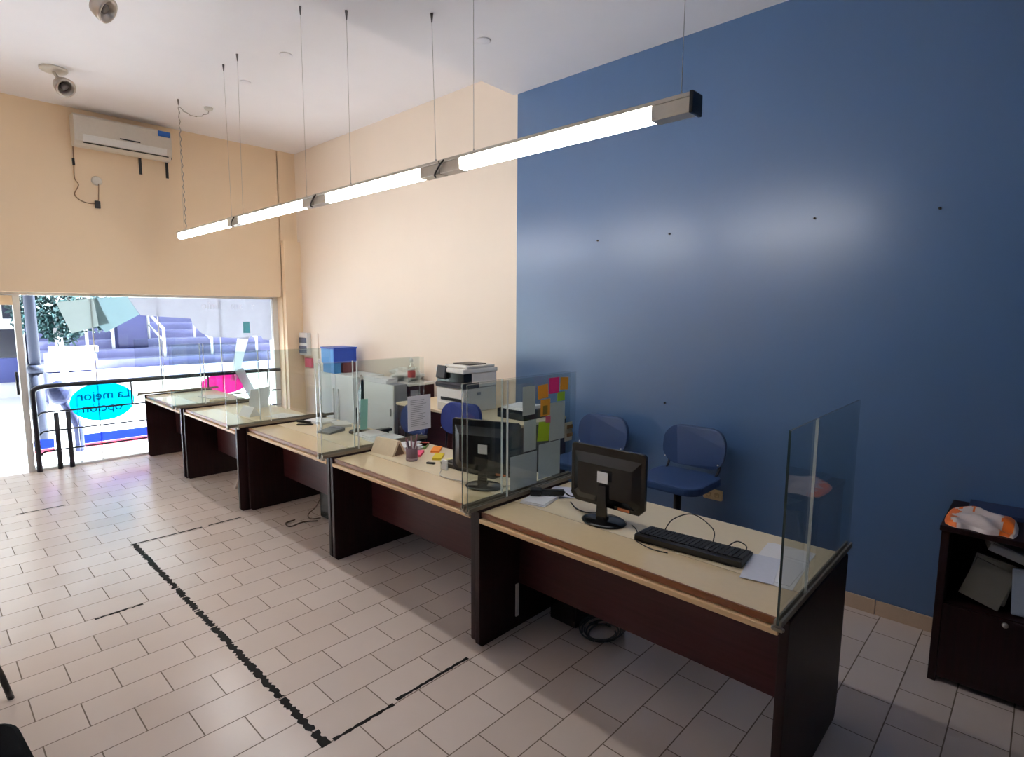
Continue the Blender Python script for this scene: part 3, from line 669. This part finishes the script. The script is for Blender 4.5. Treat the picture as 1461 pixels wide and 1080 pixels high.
# ------------------------------------------------------------------ monitors
def monitor(x, y, z, rz, label, w=.425, h=.30, zb=.07, tags=True, grp='black computer monitors'):
    """back of the screen faces local -x; base at origin"""
    t = thing('computer_monitor', label, 'monitor', (x, y, z), rz, grp)
    b_ = MB()
    out = [(-w / 2 + .03, zb), (-w / 2, zb + .03), (-w / 2, zb + h - .012), (-w / 2 + .012, zb + h), (w / 2 - .012, zb + h), (w / 2, zb + h - .012), (w / 2, zb + .03), (w / 2 - .03, zb)]
    b_.prism(out, 'x', .012, .034, bev=.004)
    b_.build('screen_bezel', M_blackg, t)
    b2 = MB()
    sh = [(-w / 2 + .045, zb + .02), (-w / 2 + .02, zb + .05), (-w / 2 + .02, zb + h - .04), (w / 2 - .02, zb + h - .04), (w / 2 - .02, zb + .05), (w / 2 - .045, zb + .02)]
    v0 = [b2.bm.verts.new((.0118, a, c_)) for a, c_ in sh]; v1 = [b2.bm.verts.new((-.012, a * .8, zb + h * .42 + (c_ - zb - h * .42) * .66)) for a, c_ in sh]
    b2.bm.faces.new(v1); b2.bm.faces.new(v0[::-1])
    for i in range(6): b2.bm.faces.new((v0[i], v0[(i + 1) % 6], v1[(i + 1) % 6], v1[i]))
    bmesh.ops.recalc_face_normals(b2.bm, faces=b2.bm.faces)
    b2.build('back_shell', M_blackg, t)
    MB().box(.0342, .036, -w / 2 + .015, w / 2 - .015, zb + .02, zb + h - .015).build('screen', M_blackg, t)
    MB().prism([(-.03, .012), (.03, .012), (.022, zb + .12), (-.022, zb + .12)], 'x', -.030, -.0125, bev=.003).box(-.0345, .01, -.022, .022, .012, .03).build('neck', M_blackg, t)
    MB().lathe([(.108, 0), (.112, .006), (.10, .013), (.03, .02), (.02, .02)], (0, 0, 0), 32, 0, Matrix.Diagonal((.85, 1.05, 1, 1))).build('foot', M_blackg, t)
    if tags:
        MB().box(-.0316, -.0305, -.035, .025, zb + .135, zb + .19).build('asset_label', M_paper, t)
        MB().box(.0098, .0115, -.135, -.07, zb + .004, zb + .017).build('orange_label', mat('orange_label', rgb(214, 120, 72), .5), t)
    return t
monitor(2.29, 1.53, ZT, 0.02, 'black computer monitor seen from behind on the nearest desk')
monitor(2.265, 2.36, ZT, .34, 'black computer monitor seen from behind, through glass on the pencil cup desk', .44, .325, .07)
monitor(2.57, 4.20, ZT, -.53, 'black computer monitor seen edge-on at the back of the calculator desk', .38, .38, .09, False)

# ------------------------------------------------------------------ keyboards
def keyboard(x, y, rz, label, z=ZT):
    t = thing('keyboard', label, 'keyboard', (x, y, z + .001), rz, 'black keyboards')
    # long axis along y, width along x, raised towards -x feet
    MB().prism([(-.08, .0), (.08, .0), (.085, .016), (-.075, .034), (-.09, .03)], 'y', -.235, .235, bev=.004).build('case', M_black, t)
    k = MB(); sl = Matrix.Rotation(math.atan2(.018, .16), 4, 'Y')
    for r in range(6):
        n = 22
        for i in range(n):
            xx = -.06 + r * .0235; yy = -.222 + i * .0205
            zt = .0345 - (xx + .075) * .1125
            k.box(xx - .009, xx + .009, yy - .0085, yy + .0085, zt - .001, zt + .006); k.box(xx - .0118, xx + .0118, yy - .0103, yy + .0103, zt - .003, zt)
    k.build('keys', M_key, t)
    for s in (-1, 1): MB().box(-.085, -.075, s * .18 - .02, s * .18 + .02, -.0, .004).build('foot', M_black, t)
    return t
kb = keyboard(2.30, 1.072, .10, 'black keyboard lying on the nearest desk')
MB().tube([(.08, .16, .014), (.13, .14, .06), (.17, .06, .09), (.15, -.04, .05), (.10, -.06, .01)], .0028, 6).tube([(.085, -.13, .014), (.11, -.16, .035), (.10, -.2, .03), (.07, -.21, .02)], .0028, 6).build('cord', M_cable, kb)
keyboard(2.47, 2.66, .05, 'black keyboard lying behind the monitor on the pencil cup desk')

# ------------------------------------------------------------------ things on the nearest desk
tag(MB().box(-.21, .21, -.095, .095, 0, .002, rz=.03).box(-.18, .21, -.09, .09, .002, .004, rz=-.02).build('document', M_paper, loc=(2.395, .735, ZT + .0002), rz=.06), 'white printed pages under the near glass screen beside the keyboard', 'papers')
tag(MB().box(-.14, .12, -.06, .06, 0, .0015).build('document', mat('blue_white_paper', rgb(206, 208, 220), .7), loc=(2.31, .775, ZT + .0045), rz=.2), 'bluish page at the end of the keyboard on top of the white pages', 'paper')
tag(MB().box(-.10, .10, -.075, .075, 0, .006).box(-.09, .10, -.07, .075, .006, .010, rz=.08).box(-.09, .09, -.07, .07, .010, .013, rz=-.05).build('form_pad', M_paper, loc=(2.315, 1.965, ZT + .0002), rz=.25), 'stack of white forms under the black handset on the near desk', 'papers')
tag(MB().box(-.09, .09, -.11, .11, 0, .003).build('document', mat('lilac_white_paper', rgb(222, 220, 234), .7), loc=(2.53, 1.93, ZT + .0002), rz=.5), 'pale lilac sheet behind the stack of white forms', 'paper')
hs = thing('barcode_scanner', 'black handheld scanner lying on the white forms, near desk', 'scanner', (2.377, 1.968, ZT + .0137), -2.5)
MB().box(-.035, .035, -.095, -.03, 0, .035, bev=.01).build('head', M_black, hs)
MB().prism([(-.03, .005), (.09, .004), (.10, .02), (.09, .034), (-.03, .032)], 'x', -.018, .018, bev=.006).build('handle', M_black, hs)
MB().tube([(0, .10, .018), (.0, .13, .0), (-.03, .18, -.008), (-.09, .19, -.009), (-.13, .13, -.009)], .004, 6).build('cord', M_cable, hs)
tag(MB().tube([(2.40, 1.82, ZT + .004), (2.34, 1.74, ZT + .004), (2.33, 1.66, ZT + .004), (2.39, 1.62, ZT + .004), (2.47, 1.68, ZT + .004), (2.58, 1.70, ZT + .004)], .0035, 6).build('loose_cable', M_cable), 'thin black cable curling on the desk left of the near monitor', 'cable')
tag(MB().tube([(2.34, 1.40, ZT + .003), (2.31, 1.36, ZT + .003), (2.27, 1.33, ZT + .003), (2.2, 1.3, ZT + .003), (2.16, 1.2, ZT + .003), (2.17, 1.12, ZT + .003)], .0025, 6).build('thin_cable', M_cable), 'thin cable running from the near monitor foot under the keyboard', 'cable')

# papers and notes stuck on the glass
def note(x0, x1, z0, z1, y, col, label, group, rough=.7, cat='note', name='sticky_note', rot=0.0):
    m = mat('note_' + '%d_%d_%d' % col, rgb(*col), rough, noise=.04)
    o = tag(MB().prism([(-(x1 - x0) / 2, -(z1 - z0) / 2), ((x1 - x0) / 2, -(z1 - z0) / 2), ((x1 - x0) / 2, (z1 - z0) / 2), (-(x1 - x0) / 2, (z1 - z0) / 2)], 'y', -.0004, .0004).build(name, m, loc=((x0 + x1) / 2, y, (z0 + z1) / 2)), label, cat, group)
    o.rotation_euler = (0, rot, 0)
    return o
G1 = 'sticky notes on the glass screen'; G2 = 'pages taped to the glass screen'
yn = 2.0652
note(2.497, 2.59, 1.303, 1.395, yn, (226, 40, 118), 'bright pink sticky note at the top of the glass', G1)
note(2.60, 2.675, 1.315, 1.39, yn, (222, 150, 34), 'orange sticky note at the top right corner of the glass', G1, rot=.06)
note(2.40, 2.49, 1.283, 1.362, yn, (228, 148, 32), 'orange sticky note left of and below the pink one', G1, rot=-.05)
note(2.575, 2.645, 1.252, 1.305, yn, (150, 186, 40), 'green sticky note below the top right orange one', G1)
o = note(2.425, 2.51, 1.18, 1.276, yn, (232, 160, 40), 'orange sticky note with a dark olive patch on it', G1)
MB().box(-.022, .018, -.0012, -.0005, -.04, .012).build('olive_patch', mat('olive_ink', rgb(132, 104, 20), .7), o)
note(2.47, 2.515, 1.135, 1.176, yn, (206, 96, 124), 'small faded pink sticky note in the middle of the glass', G1)
note(2.405, 2.505, 1.035, 1.146, yn, (166, 196, 26), 'lime green sticky note, lowest of the coloured ones', G1, rot=.12)
note(2.285, 2.39, 1.20, 1.362, yn + .0105, (226, 226, 218), 'plain grey-white page high on the left of the notes', G2, cat='paper', name='taped_page')
note(2.518, 2.66, 1.02, 1.245, yn + .0105, (230, 230, 224), 'large grey-white page right of the lime note', G2, cat='paper', name='taped_page')
note(2.295, 2.40, .995, 1.17, yn + .0105, (224, 226, 222), 'grey-white page left of the lime note', G2, cat='paper', name='taped_page')
note(2.425, 2.62, .81, 1.015, yn + .0105, (222, 226, 222), 'grey-white page below the lime note', G2, cat='paper', name='taped_page')
o = note(2.662, 2.735, .995, 1.11, yn + .0105, (226, 210, 176), 'beige page with two brown marks at the glass edge', G2, cat='paper', name='taped_page')
for z in (.02, -.03): MB().box(-.028, .028, -.012, -.0106, z, z + .022).build('brown_mark', mat('brown_ink', rgb(112, 82, 40), .7), o)
note(2.19, 2.41, .795, .985, yn + .0112, (208, 212, 214), 'large grey page low at the left of the glass', G2, cat='paper', name='taped_page')
o = note(2.605, 2.83, .835, 1.11, 3.569, (236, 234, 236), 'white printed page taped to the glass before the navy chair', 'page on the far glass of the pencil cup desk', cat='paper', name='taped_page')
tl = MB()
for i in range(14): tl.box(-.085, random.uniform(.03, .09), -.0012, -.0005, .10 - i * .0155, .103 - i * .0155)
tl.build('printed_lines', mat('grey_print', rgb(140, 138, 140), .7), o)
note(2.225, 2.285, .90, 1.125, 3.6245, (172, 228, 214), 'teal paper slip stuck low on the glass of the calculator desk', 'teal slip', cat='paper', name='paper_slip', rot=.05)

# ------------------------------------------------------------------ things on the pencil cup desk
cup = thing('pencil_cup', 'mauve mesh cup full of pens on the second desk', 'cup', (2.325, 3.145, ZT))
MB().lathe([(.036, 0), (.040, .004), (.041, .092), (.037, .092), (.034, .01), (.01, .006)]).build('cup', mat('mauve_mesh', rgb(112, 84, 92), .5, bump=.4, nscale=200), cup)
MB().lathe([(.0405, .008), (.0425, .009), (.0425, .02), (.0405, .021)]).build('rim_band', mat('pale_mauve', rgb(170, 148, 152), .5), cup)
rr = random.Random(2)
for k in range(11):
    a = 2 * PI * k / 11; r0 = .022
    tag(MB().cyl((r0 * .6 * math.cos(a), r0 * .6 * math.sin(a), .012), (r0 * 1.9 * math.cos(a) + rr.uniform(-.008, .008), r0 * 1.9 * math.sin(a), rr.uniform(.12, .18)), .0045, 6).build('pen', mat('pen_%d' % (k % 4), [rgb(120, 70, 80), rgb(200, 190, 196), rgb(70, 60, 74), rgb(150, 110, 120)][k % 4], .4), loc=(2.325, 3.145, ZT)), 'pen standing in the mauve mesh cup among others', 'pen', 'pens in the mauve cup')
tc = thing('tent_card', 'beige folded tent card on the second desk left of the pencil cup', 'card', (2.33, 3.435, ZT), .10)
MB().prism([(-.065, 0), (.065, 0), (.012, .105), (-.012, .105)], 'y', -.12, .12, bev=.002).build('card', M_kraft, tc)
MB().box(-.034, -.0335, -.02, .02, .04, .065, tilt=Matrix.Rotation(.46, 4, 'Y')).build('printed_mark', mat('brown_print', rgb(140, 112, 80), .7), tc)
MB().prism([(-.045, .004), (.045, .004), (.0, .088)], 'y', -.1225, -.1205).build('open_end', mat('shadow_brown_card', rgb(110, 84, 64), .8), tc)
heap('paper_pile', M_paper, (2.50, 3.44, ZT + .0002), (.17, .22, .035), 'white stack of papers right of the beige tent card', 21, 'papers')
tag(MB().box(-.17, .11, -.21, .21, 0, .004).box(-.15, .11, -.19, .21, .004, .007, rz=-.05).build('document', M_paper, loc=(2.60, 3.74, ZT + .0002), rz=.0), 'white sheets spread behind the taped white page', 'papers')
bpy.data.objects[-1] if False else None
for x, y, c_, nm in ((2.62, 3.40, (126, 150, 92), 'sage green'), (2.45, 3.24, (236, 84, 118), 'hot pink'), (2.74, 3.42, (224, 92, 86), 'salmon red'), (2.62, 3.24, (238, 136, 44), 'orange'), (2.50, 3.07, (214, 190, 40), 'mustard yellow')):
    tag(MB().box(-.07, .07, -.032, .032, 0, .016, bev=.001).build('note_pad', mat('pad_' + nm.replace(' ', '_'), rgb(*c_), .7), loc=(min(x, 2.64), y, ZT + .0002), rz=.72), nm + ' note pad lying between pencil cup and monitor', 'note pad', 'coloured note pads on the second desk')
tag(MB().box(-.13, .13, -.12, .12, 0, .004).build('yellow_folder', mat('pale_yellow_card', rgb(226, 212, 146), .7), loc=(2.56, 2.86, ZT + .0002), rz=-.2), 'pale yellow folder left of the second monitor', 'folder')
for k in range(4):
    tag(MB().box(-.035, .035, -.007, .007, 0, .012, bev=.002).build('marker', M_black, loc=(2.50 + .045 * k, 2.84 + .035 * (k % 2), ZT + .0045), rz=.5 * k - .6), 'black marker lying on the pale yellow folder', 'marker', 'markers on the yellow folder')
ch = thing('card_holder', 'small clear holder with white cards before the second monitor', 'holder', (2.33, 2.80, ZT))
MB().box(-.012, .012, -.03, .03, 0, .055, bev=.002).build('holder', M_clear, ch)
MB().box(-.005, .005, -.026, .026, .004, .068).build('cards', M_paper, ch)
tag(MB().box(-.012, .012, -.03, .03, 0, .012, bev=.003).build('binder_clip', M_black, loc=(2.36, 2.98, ZT), rz=.4), 'small black clip lying right of the pencil cup', 'clip')
tag(MB().tube([(2.30, 2.80, ZT + .004), (2.22, 2.70, ZT + .004), (2.24, 2.52, ZT + .004), (2.33, 2.30, ZT + .004), (2.44, 2.22, ZT + .004)], .003, 6).build('loose_cable', mat('white_cable', rgb(206, 200, 190), .5)), 'white cable lying in front of the second monitor', 'cable')

# ------------------------------------------------------------------ things on the three far desks
ca = thing('calculator', 'grey desk calculator on the middle desk', 'calculator', (2.40, 4.38, ZT), .3)
MB().prism([(-.09, 0), (.09, 0), (.09, .03), (-.09, .014)], 'y', -.075, .075, bev=.004).build('body', mat('grey_calculator', rgb(126, 130, 136), .4), ca)
MB().box(.045, .085, -.06, .06, .0275, .0325).build('display', M_gmetal, ca)
sp = thing('stapler', 'black stapler lying on the middle desk near the far screen', 'stapler', (2.38, 4.80, ZT), .8)
MB().box(-.02, .02, -.07, .07, 0, .012, bev=.003).build('base', M_black, sp)
MB().prism([(-.06, .013), (.07, .03), (.07, .05), (-.05, .035)], 'x', -.016, .016, bev=.004).build('arm', M_black, sp)
tag(MB().box(-.09, .09, -.12, .12, 0, .012).box(-.085, .09, -.11, .12, .012, .02, rz=.1).build('document', M_paper, loc=(2.55, 4.84, ZT + .0002), rz=.2), 'white papers beside the black stapler on the middle desk', 'papers')
tag(MB().box(-.12, .09, -.12, .12, 0, .01).box(-.10, .09, -.1, .12, .01, .016, rz=.15).build('document', M_paper, loc=(2.58, 4.02, ZT + .0002), rz=-.1), 'white papers between calculator and glass screen on the middle desk', 'papers')
tag(MB().box(-.07, .07, -.10, .10, 0, .025).build('document_tray', M_white, loc=(2.60, 4.56, ZT + .0002), rz=-.3), 'white shallow box behind the calculator', 'box')
lh = thing('reflection_columns', 'tall white panels in two columns, standing in for glass reflections, at the back of the middle desk', 'reflection', (2.43, 4.60, ZT), -.53)  # solid panels added in place of window reflections in the glass screens
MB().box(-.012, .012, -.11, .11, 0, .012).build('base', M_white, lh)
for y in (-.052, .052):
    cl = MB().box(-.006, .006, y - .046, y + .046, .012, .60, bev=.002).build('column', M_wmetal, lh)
    MB().box(-.0085, -.0065, y - .036, y + .036, .03, .095).build('red_reflection', mat('red_reflection', rgb(206, 96, 116), .6), cl)
    MB().box(-.0085, -.0065, y - .036, y + .036, .097, .16).build('blue_reflection', mat('blue_reflection', rgb(84, 110, 196), .6), cl)
    MB().box(-.0085, -.0065, y - .036, y + .036, .20, .56).build('white_reflection', M_paper, cl)
tcal = thing('white_tent_card', 'white folded card standing on the fourth desk near its screen', 'card', (2.22, 5.62, ZT), .2)
MB().prism([(-.06, 0), (.06, 0), (.003, .09), (-.003, .09)], 'y', -.09, .09).build('card', M_paper, tcal)
tag(MB().box(-.11, .11, -.15, .15, 0, .003).build('document', M_paper, loc=(2.45, 5.35, ZT + .0002), rz=.3), 'white sheet lying at the near end of the fourth desk', 'paper')
bd4 = tag(MB().box(-.15, .15, -.004, .004, 0, .22, tilt=Matrix.Rotation(.18, 4, 'X')).build('white_card_board', film('thin_white_card', rgb(228, 228, 230), .95), loc=(2.45, 5.92, ZT + .003), rz=.5), 'white card board leaning back on the fourth desk', 'board')
tag(MB().box(-.10, .10, -.15, .15, 0, .008).build('document', M_paper, loc=(2.40, 7.1, ZT + .0002), rz=.15), 'white papers on the desk beside the shop window', 'papers')
tag(MB().box(-.07, .07, -.05, .05, 0, .035, bev=.003).build('small_carton', M_kraft, loc=(2.30, 6.66, ZT + .0002), rz=.2), 'small brown carton on the window desk by its near glass', 'box')

# ------------------------------------------------------------------ under the desks
def tower(x, y, label, w=.18, d=.38, h=.37):
    t = thing('computer_tower', label, 'computer', (x, y, 0), 0, 'computer towers under the desks')
    MB().box(-d / 2, d / 2, -w / 2, w / 2, .012, h, bev=.006).build('case', M_black, t)
    MB().box(-d / 2 - .012, -d / 2 - .0005, -w / 2 + .004, w / 2 - .004, .018, h - .006, bev=.005).build('front_panel', M_blackg, t)
    MB().lathe([(.010, 0), (.008, .004)], (-d / 2 - .012, 0, h * .72), 12, 0, Matrix.Rotation(-PI / 2, 4, 'Y')).build('power_button', M_alu, t)
    for a in (-1, 1): MB().box(a * d * .35 - .02, a * d * .35 + .02, -w / 2 + .01, w / 2 - .01, 0, .0115).build('foot', M_black, t)
tower(2.50, 4.33, 'black computer tower with tangled leads under the middle desk')
tower(2.62, 1.88, 'black computer tower under the nearest desk beside a cable coil')
cc = MB(); rr = random.Random(8)
for k in range(5):
    r0 = .07 + .012 * k
    pts = [(2.50 + r0 * 1.2 * math.cos(a * PI / 6 + k), 1.66 + r0 * math.sin(a * PI / 6 + k), .012 + .008 * k + .006 * math.sin(a)) for a in range(12)]
    cc.tube(pts, .005, 6, sub=3)
tag(cc.build('cable_coil', mat('grey_black_cable', rgb(56, 56, 52), .5)), 'coil of dark cable on the floor under the nearest desk', 'cable')
cc = MB()
cc.tube([(2.32, 4.42, .2), (2.28, 4.45, .1), (2.24, 4.52, .02), (2.22, 4.44, .008), (2.29, 4.4, .008)], .005, 6)
cc.tube([(2.12, 4.52, .006), (2.03, 4.50, .006), (2.02, 4.40, .006), (2.14, 4.42, .006), (2.24, 4.36, .006)], .005, 6)
tag(cc.build('floor_cable', mat('brown_grey_cable', rgb(96, 78, 62), .6)), 'loose brown-grey cable on the floor before the tower', 'cable')
tag(MB().tube([(2.42, 2.30, .66), (2.36, 2.32, .36), (2.31, 2.33, .17), (2.22, 2.33, .05), (2.27, 2.33, .008)], .004, 6).build('hanging_cable', M_cable), 'black cable hanging under the second desk near its near panel', 'cable')
tag(MB().box(-.012, .012, -.008, .0, 0, .19, bev=.002).build('cable_trunking', M_white, loc=(2.225, 2.054, .07)), 'short white trunking strip on the inner panel of the nearest desk', 'trunking')
rc = thing('fire_extinguisher', 'red fire extinguisher standing under the desk by the window', 'extinguisher', (2.105, 6.93, 0))
MB().lathe([(.05, 0), (.055, .01), (.055, .22), (.04, .26), (.018, .28), (.018, .30)]).build('cylinder', M_red, rc)
MB().box(-.012, .012, -.05, .02, .301, .325, bev=.003).build('handle', M_black, rc)
tag(MB().cyl((0, 0, .0), (.05, -.12, .32), .012, 10).build('broom_stick', mat('pale_stick', rgb(170, 156, 150), .6), loc=(2.11, 5.75, .004)), 'pale stick leaning under the fourth desk', 'stick')
tag(MB().blob((0, 0, .05), (.16, .13, .09), .2, 3, seed=3, flat=0).build('dark_bag', mat('dark_cloth', rgb(36, 32, 36), .8), loc=(2.36, 5.55, .0)), 'dark bag lying on the floor under the fourth desk', 'bag')

# ------------------------------------------------------------------ worn tape on the floor
def tape(x0, x1, y0, y1, along, label, wear=.35, seed=1, step=.018):
    rr = random.Random(seed); b_ = MB(); bm = b_.bm
    L = (y1 - y0) if along == 'y' else (x1 - x0); W = (x1 - x0) if along == 'y' else (y1 - y0)
    n = max(2, int(L / step)); rows = []
    for i in range(n + 1):
        s = i / n; w = wear if .02 < s < .99 else .08
        a = rr.uniform(0, w) * W * (1 if rr.random() < .7 else .3); c_ = W - rr.uniform(0, w) * W * (1 if rr.random() < .7 else .3)
        t_ = s * L
        rows.append((t_, a, max(c_, a + .002)))
    def V(t_, o_, z):
        return (x0 + o_, y0 + t_, z) if along == 'y' else (x0 + t_, y0 + o_, z)
    h = .0012
    for i in range(n):
        if wear > .2 and rr.random() < .03: continue
        (t0, a0, b0), (t1, a1, b1) = rows[i], rows[i + 1]
        lo = [bm.verts.new(V(t, o, .0002)) for t, o in ((t0, a0), (t0, b0), (t1, b1), (t1, a1))]
        hi = [bm.verts.new(V(t, o, h)) for t, o in ((t0, a0), (t0, b0), (t1, b1), (t1, a1))]
        fs = [bm.faces.new(hi), bm.faces.new(lo[::-1])]
        for k in range(4): fs.append(bm.faces.new((lo[k], lo[(k + 1) % 4], hi[(k + 1) % 4], hi[k])))
        bmesh.ops.recalc_face_normals(bm, faces=fs)
    bmesh.ops.remove_doubles(bm, verts=bm.verts, dist=1e-5)
    return tag(b_.build('floor_tape', M_tape), label, 'tape', 'worn black tape on the floor')
tape(1.018, 1.064, 2.015, 4.925, 'y', 'long worn black tape line running parallel to the desks', .36, 3, .012)
tape(1.075, 1.375, 2.012, 2.034, 'x', 'short black tape at the corner nearest the camera', .3, 5)
tape(1.40, 1.84, 2.028, 2.05, 'x', 'black tape piece reaching toward the nearest desk panel', .3, 6)
tape(1.07, 1.52, 4.905, 4.925, 'x', 'thin black tape piece at the far corner of the long line', .2, 7)
tape(1.57, 1.83, 4.905, 4.925, 'x', 'thin black tape piece pointing at the middle desk', .2, 8)
tape(.60, .84, 3.842, 3.862, 'x', 'short ragged black tape piece left of the long line', .5, 9)
tape(.51, .85, 6.345, 6.365, 'x', 'thin dark tape piece near the door', .1, 10)

# ------------------------------------------------------------------ light
w = bpy.data.worlds.new('daylight_sky'); S.world = w; w.use_nodes = True
bg = w.node_tree.nodes['Background']
bg.inputs['Color'].default_value = (.84, .92, 1.0, 1); bg.inputs['Strength'].default_value = 3.2
pl = bpy.data.lights.new('window_portal', 'AREA'); pl.shape = 'RECTANGLE'; pl.size = 6.2; pl.size_y = 1.95
pl.cycles.is_portal = True
po = bpy.data.objects.new('window_portal', pl); COL.objects.link(po); po.location = (.4, 8.02, .98); po.rotation_euler = (-PI / 2, 0, 0)

sl = bpy.data.lights.new('sun', 'SUN'); sl.energy = 140.0; sl.angle = math.radians(.6); sl.color = (.90, .95, 1)
so_ = bpy.data.objects.new('sun', sl); COL.objects.link(so_)
so_.rotation_euler = Vector((-.70, .06, -.71)).to_track_quat('-Z', 'Y').to_euler()
# unseen tall block added right of the steps, only to shade them from the sun
struct(MB().box(10.5, 24, 12.9, 30, -.02, 16).build('wall_added_shade', M_stone))

# ------------------------------------------------------------------ camera
cam = bpy.data.cameras.new('camera'); co = bpy.data.objects.new('camera', cam); COL.objects.link(co); S.camera = co
cam.sensor_width = 36; cam.lens = 812.0 / 1461 * 36; cam.clip_start = .05; cam.clip_end = 200
yaw, pitch, roll = math.radians(46.645), math.radians(6.85), math.radians(.37)
F = Vector((math.sin(yaw) * math.cos(pitch), math.cos(yaw) * math.cos(pitch), -math.sin(pitch)))
R0 = Vector((math.cos(yaw), -math.sin(yaw), 0)); U0 = R0.cross(F)
R = R0 * math.cos(roll) + U0 * math.sin(roll); U = R.cross(F)
co.matrix_world = Matrix(((R.x, U.x, -F.x, 0), (R.y, U.y, -F.y, 0), (R.z, U.z, -F.z, 1.78), (0, 0, 0, 1)))

S.view_settings.view_transform = 'Standard'; S.view_settings.look = 'None'
S.view_settings.gamma = 1; S.view_settings.use_curve_mapping = False; S.view_settings.exposure = 0.0
S.cycles.use_denoising = True
S.cycles.transparent_max_bounces = 48; S.cycles.max_bounces = 10; S.cycles.diffuse_bounces = 6; S.cycles.glossy_bounces = 6
S.cycles.sample_clamp_indirect = 8
